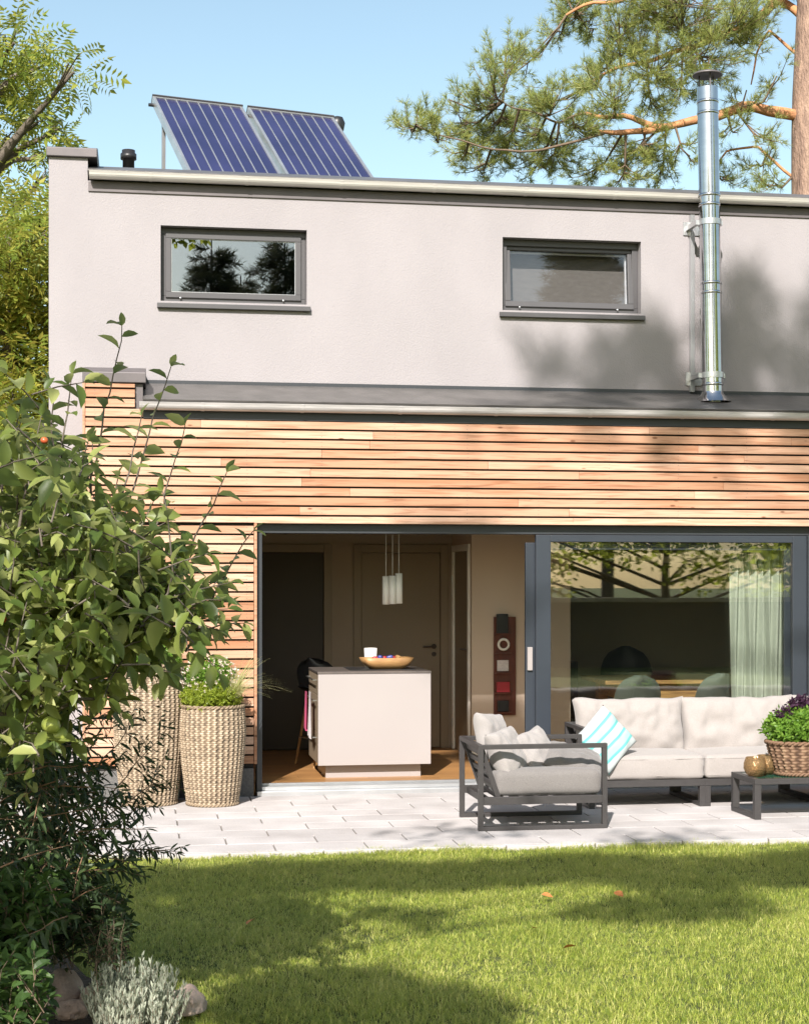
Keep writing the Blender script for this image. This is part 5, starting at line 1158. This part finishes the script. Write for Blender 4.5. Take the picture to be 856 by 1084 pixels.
allp = L1[6:]+L2+L3+L4+L6+L7[3:]+L8[3:]+L9
clumps = [(432, 128, 14, 12, .5), (450, 122, 12, 8, .3), (462, 140, 14, 9, .3), (475, 105, 8, 6, .1), (480, 130, 18, 16, .8), (535, 55, 20, 16, .8), (520, 80, 18, 12, .5), (548, 74, 16, 12, .4), (505, 105, 16, 10, .4), (520, 128, 26, 20, 1.3), (490, 155, 20, 12, .7), (560, 110, 20, 18, .8), (560, 140, 26, 18, 1.2), (530, 165, 30, 13, 1.2), (505, 180, 20, 8, .4), (590, 100, 22, 16, .9), (585, 165, 26, 18, 1.1), (610, 130, 26, 18, 1.1), (560, 185, 24, 9, .5),
          (640, 60, 20, 15, .8), (625, 80, 20, 12, .6), (650, 100, 26, 18, 1.0), (670, 40, 28, 20, 1.4), (655, 20, 20, 14, .6), (700, 70, 30, 26, 1.8), (690, 20, 30, 20, 1.2), (730, 30, 32, 24, 1.8), (770, 20, 30, 20, 1.4), (755, 60, 28, 22, 1.4), (800, 10, 22, 16, .8), (790, 45, 24, 18, .7), (720, 100, 26, 18, .9), (690, 115, 20, 12, .5), (680, 150, 24, 18, .8), (650, 165, 24, 20, .9), (620, 185, 22, 12, .6), (700, 180, 24, 18, .7), (660, 190, 24, 10, .5), (730, 165, 18, 18, .4),
          (610, 10, 24, 16, 1.0), (590, 32, 14, 12, .4), (632, 30, 18, 12, .6), (600, -10, 30, 14, 1), (780, 140, 18, 16, .3), (800, 170, 20, 20, .35), (770, 185, 18, 12, .3), (820, 150, 12, 14, .15), (815, 190, 16, 12, .25), (790, 95, 14, 12, .2), (822, 80, 10, 14, .12), (720, -20, 80, 30, 3), (840, -30, 40, 30, 1.5)]
P = []; D = []
for (cu, cv, ru, rv, k) in clumps:
    back = cv < 35 and cu < 640
    c = W(cu, cv, TP+random.gauss(-0.3, 0.6)+(2 if back else 0)); a = min(allp, key=lambda x: (x-c).length)
    q0 = polyline([a, a.lerp(c, 0.5)+Vector((0, 0, -0.15)), c], 7); tw.tube(q0, [0.022-0.002*i for i in range(7)], 5, caps=False)
    n = int(13*k)+2
    for _ in range(n):
        d = Vector(rand_dirs(1)[0]); e_ = c+Vector((d.x*ru*px*1.25, d.y*0.55, d.z*rv*px*1.25)); f = random.uniform(0.3, 1); s = q0[min(6, int(f*6))]
        q1 = polyline([s, s.lerp(e_, 0.5)+Vector((0, 0, -0.06)), e_+Vector((0, 0, 0.05))], 6); tw.tube(q1, [0.011, 0.009, 0.008, 0.006, 0.005, 0.004], 4, caps=False)
        for g_ in np.linspace(0.25, 1, 9):
            j = min(4, int(g_*5)); x = q1[j].lerp(q1[j+1], g_*5-j); dd = (q1[j+1]-q1[j]).normalized()
            P.append(list(x+Vector((random.gauss(0, .04), random.gauss(0, .04), random.gauss(0, .04)))-pb)); D.append(list(dd+Vector((random.gauss(0, .5), random.gauss(0, .5), random.gauss(0.3, .45)))))
tw.v = [(x-pb.x, y-pb.y, z-pb.z) for x, y, z in tw.v]; tw.build('twigs', M['twig'], pine)
scatter('needles', M['l_pine'], tmpl_needles(24, 0.023), P, D, rng.uniform(0.1, 0.165, len(P)), pine)
# ================================================================== GARDEN BEHIND THE CAMERA (casts the shade, shows in the glass)
AZ = R(20); EL = R(38)
def caster(gx, gy, gz, z):      # crown point at height z whose shade falls on (gx, gy, gz)
    k = (z-gz)/math.tan(EL); return np.array((gx-math.sin(AZ)*k, gy-math.cos(AZ)*k, z))
def shade_tree(name, label, base, clumps, mat, tmpl, size, rad=0.16):
    e = empty(name, (base[0], base[1], -0.09), 0, label, 'tree'); m = MB(); b = Vector((base[0], base[1], -0.09)); H_ = max(c[0][2] for c in clumps)
    pts = [b+Vector((0.25*noise.noise(Vector((f*3, base[0], 0))), 0.25*noise.noise(Vector((f*3, 3, base[0]))), H_*f)) for f in np.linspace(0, 1, 12)]
    m.tube(pts, [rad*(1-0.8*f) for f in np.linspace(0, 1, 12)], 8); P = []; D = []
    for c, r_, n in clumps:
        q = ball(n, c, r_); P.append(q); D.append(rand_dirs(n, (0, 0, -0.1))); c = Vector(c); j = max(0, min(11, int((c.z-0.25*math.hypot(c.x-b.x, c.y-b.y))/H_*11)))
        m.tube(polyline([pts[j], pts[j].lerp(c, 0.6)+Vector((0, 0, 0.2)), c], 6), [rad*0.3*(1-0.8*f) for f in np.linspace(0, 1, 6)], 5)
    m.v = [(x-b.x, y-b.y, z-b.z) for x, y, z in m.v]; m.build('trunk', M['barkg'], e); P = np.concatenate(P)-np.array(b); D = np.concatenate(D); scatter('crown', mat, tmpl, P, D, rng.uniform(0.7, 1.2, len(P))*size, e)
SL = tmpl_simple(0.3)
# broadleaf tree: shade bands on the lawn
cl = []
for gx, gy, rx, ry, n in ((-0.1, -3.7, 0.9, 0.4, 520), (0.9, -3.6, 0.8, 0.38, 430), (1.8, -3.75, 0.7, 0.3, 330), (2.7, -3.6, 0.7, 0.4, 300), (3.4, -3.9, 0.7, 0.5, 330), (4.3, -3.8, 0.7, 0.6, 300), (-0.2, -5.0, 0.45, 0.5, 380), (-0.9, -5.6, 0.8, 0.8, 900), (-0.7, -6.7, 0.7, 0.5, 600), (0.75, -6.5, 0.45, 0.42, 380), (1.2, -6.9, 0.35, 0.3, 150), (1.35, -4.9, 0.35, 0.12, 60), (2.9, -4.9, 0.7, 0.14, 110), (2.3, -2.2, 0.8, 0.12, 40), (3.6, -2.6, 0.5, 0.2, 45), (-0.9, -3.8, 0.6, 0.6, 600)):
    c = caster(gx, gy, 0, random.uniform(7.6, 9.0)); cl.append((c, (rx, 0.35, ry*1.2*0.75), int(n*(3.4 if n > 100 else 1.3))))
shade_tree('birch_tree', 'leafy garden tree standing behind the viewer, throwing its shade on the lawn', (-6.5, -15.5), cl, M['l_hedge'], SL, 0.15)
# tall pine: spiky shade on the upper right wall
cl = []
for gx, gz, rx, rz, n in ((2.35+1.2, 3.62, 0.2, 0.25, 60), (4.15, 3.75, 0.2, 0.4, 120), (4.45, 3.9, 0.14, 0.45, 70), (4.75, 3.65, 0.25, 0.3, 120), (5.3, 3.95, 0.3, 0.55, 210), (5.5, 4.3, 0.22, 0.35, 80), (5.95, 3.7, 0.3, 0.5, 120), (6.2, 4.3, 0.2, 0.5, 80), (6.6, 3.9, 0.5, 0.6, 200), (5.2, 3.0, 0.6, 0.2, 90), (4.2, 2.9, 0.6, 0.2, 60), (5.9, 2.75, 0.5, 0.25, 90), (5.6, 3.25, 0.5, 0.2, 80), (3.3, 2.75, 0.5, 0.15, 30), (4.8, 2.6, 0.5, 0.15, 45), (2.85, 1.33, 0.55, 0.3, 900)):  # last clump is added to keep sun off the wall inside the door
    c = caster(gx, 0.6, gz, random.uniform(15, 17)); cl.append((c, (rx*0.8, 0.3, rz*0.8), int(n*0.27)))
shade_tree('fir_tree', 'tall conifer standing behind the viewer, shading the right of the upper wall', (6.8, -15.0), cl, M['l_conif'], tmpl_needles(14, 0.05), 0.3, 0.22)
# trees and fence mirrored in the patio glass
cl = []
for i in range(26):
    cl.append(((random.uniform(5.5, 18), random.uniform(-22.5, -21), random.uniform(1.8, 4.0)), (1.3, 0.6, 0.9), 430))
shade_tree('lime_tree', 'broad yellow-green tree mirrored in the patio glass', (12, -22.5), cl, M['l_hedge'], SL, 0.16)
def conifer(x, y, h, w, lb, f0=0.1):
    e = empty('spruce_tree', (x, y, -0.09), 0, lb, 'tree'); MB().tube([(0, 0, 0), (0, 0, h)], [0.2, 0.02], 8).build('trunk', M['barkg'], e)
    P = []; D = []
    for k in range(int(h*3.2)):
        f = f0+(1-f0)*k/(h*3.2); L = w*(1-f)**0.75*random.uniform(0.75, 1.15)+0.1
        for j in range(9):
            a = random.uniform(0, 6.28); z = f*h+random.uniform(-0.2, 0.2); l2 = L*random.uniform(0.6, 1.1); n_ = int(5+l2*7)
            for q in range(n_):
                g = (q+1)/n_; sd = random.uniform(-0.25, 0.25)*l2*(1-0.5*g); x = g*l2
                P.append((x*math.cos(a)-sd*math.sin(a), x*math.sin(a)+sd*math.cos(a), z-0.3*x*g+0.18*x*g*g)); aa = a+sd*2+random.gauss(0, 0.3); D.append((math.cos(aa), math.sin(aa), random.uniform(-0.3, 0.25)))
    scatter('crown', M['l_conif'], tmpl_needles(16, 0.03), P, D, 0.34, e)
conifer(2.05, -34, 12.1, 3.8, 'dark spruce mirrored at the left of the left upper window'); conifer(4.3, -34.5, 12.4, 5.0, 'dark spruce mirrored at the right of the left upper window'); conifer(3.1, -37, 11.6, 4.0, 'shorter spruce between the two mirrored in the left upper window'); conifer(12.5, -29, 18, 4.5, 'dark spruce behind the lime tree across the garden', 0.5)
fe = empty('garden_wall', (2, -20.5, -0.09), 0, 'dark garden wall with pale coping mirrored in the patio glass', 'wall')
MB().box(0, 20, 0, 0.25, 0, 1.42).build('masonry', M['hedgewall'], fe); MB().box(-0.03, 20.03, -0.05, 0.3, 1.422, 1.52).build('coping', M['palestone'], fe, bevel=0.01)
# neighbour house glimpsed at left
nb = empty('neighbour_house', (-8.5, 24, -0.09), 0, 'pale neighbouring house glimpsed through the leaves at the left edge', 'house')
m = MB(); wall_holes(m, 0, 5.4, 0, 2.8, 0, 0.3, [(1.2, 2.2, 1.0, 2.1), (3.3, 4.4, 1.0, 2.1)]); m.box(0, 0.3, 0.3, 5, 0, 2.8); m.box(5.1, 5.4, 0.3, 5, 0, 2.8); m.box(0.3, 5.1, 4.7, 5, 0, 2.8); m.build('wall', M['plaster2'], nb)
m = MB(); m.prism([(-0.3, 2.75), (2.5, 4.3), (5.3, 2.75), (5.3, 2.9), (2.5, 4.45), (-0.3, 2.9)], -0.3, 5.7); m.build('roof', M['tiles'], nb)
for a in (1.2, 3.3):
    w_ = 1.0 if a == 1.2 else 1.1; m = MB(); m.box(a, a+w_, 0.1, 0.16, 1.0, 1.06); m.box(a, a+w_, 0.1, 0.16, 2.04, 2.1); m.box(a, a+0.06, 0.1, 0.16, 1.06, 2.04); m.box(a+w_-0.06, a+w_, 0.1, 0.16, 1.06, 2.04); w = m.build('window', M['shade'], nb)
    m = MB(); m.box(a+0.06, a+w_-0.06, 0.125, 0.135, 1.06, 2.04); m.build('pane', M['glassw'], w)
for i, (x, y, lb) in enumerate(((-10.5, -9, 'added round leafy tree dimming the skylight, beyond the left edge of the lawn'), (-12, -2.5, 'added round leafy tree dimming the skylight, left of the house, out past the flower bed'), (12.5, -8, 'added round leafy tree dimming the skylight, beyond the right edge of the lawn'), (13.5, -15, 'added round leafy tree dimming the skylight, at the far right corner of the garden'))):  # out-of-view trees added to cut the sky fill on the shaded lawn
    shade_tree('sky_blocker_tree', lb, (x, y), [((x+random.uniform(-1.5, 1.5), y+random.uniform(-1.5, 1.5), random.uniform(2.5, 8)), (1.5, 1.5, 1.3), 260) for _ in range(16)], M['l_hedge'], SL, 0.3)
# ================================================================== CAMERA, LIGHT, WORLD
cam = bpy.data.cameras.new('camera'); co = bpy.data.objects.new('camera', cam); COL.objects.link(co)
co.location = CAM; co.rotation_euler = (math.pi/2, 0, -TH); cam.sensor_fit = 'HORIZONTAL'; cam.sensor_width = 36; cam.lens = 36*FPX/856; cam.shift_y = (HZ-542)/856; cam.clip_end = 3000; cam.clip_start = 0.05
scn.camera = co
sun = bpy.data.lights.new('sun', 'SUN'); so = bpy.data.objects.new('sun', sun); COL.objects.link(so); sun.energy = 5.0; sun.angle = R(0.55); sun.color = (1.0, 0.94, 0.885)
sdir = Vector((-math.sin(AZ)*math.cos(EL), -math.cos(AZ)*math.cos(EL), math.sin(EL)))
so.rotation_euler = sdir.to_track_quat('Z', 'Y').to_euler(); so.location = (0, -10, 20)
wd = bpy.data.worlds.new('World'); scn.world = wd; wd.use_nodes = True; n = wd.node_tree.nodes; l = wd.node_tree.links
bg = n['Background']; sk = n.new('ShaderNodeTexSky'); sk.sky_type = 'NISHITA'; sk.sun_disc = False; sk.sun_elevation = EL; sk.sun_rotation = math.atan2(sdir.x, sdir.y); sk.air_density = 1.0; sk.dust_density = 1.2; sk.ozone_density = 1.6
tn = n.new('ShaderNodeMix'); tn.data_type = 'RGBA'; tn.blend_type = 'MULTIPLY'; tn.inputs[0].default_value = 1; tn.inputs[7].default_value = (1.3, 1.23, 1.0, 1); l.new(sk.outputs[0], tn.inputs[6]); l.new(tn.outputs[2], bg.inputs[0]); bg.inputs[1].default_value = 0.11
vs_ = scn.view_settings; vs_.view_transform = 'Standard'; vs_.look = 'None'; vs_.exposure = 0.9; vs_.gamma = 1; vs_.use_curve_mapping = False
scn.cycles.max_bounces = 10; scn.cycles.diffuse_bounces = 5; scn.cycles.transparent_max_bounces = 16; scn.cycles.caustics_reflective = False; scn.cycles.caustics_refractive = False
scn.cycles.sample_clamp_indirect = 6
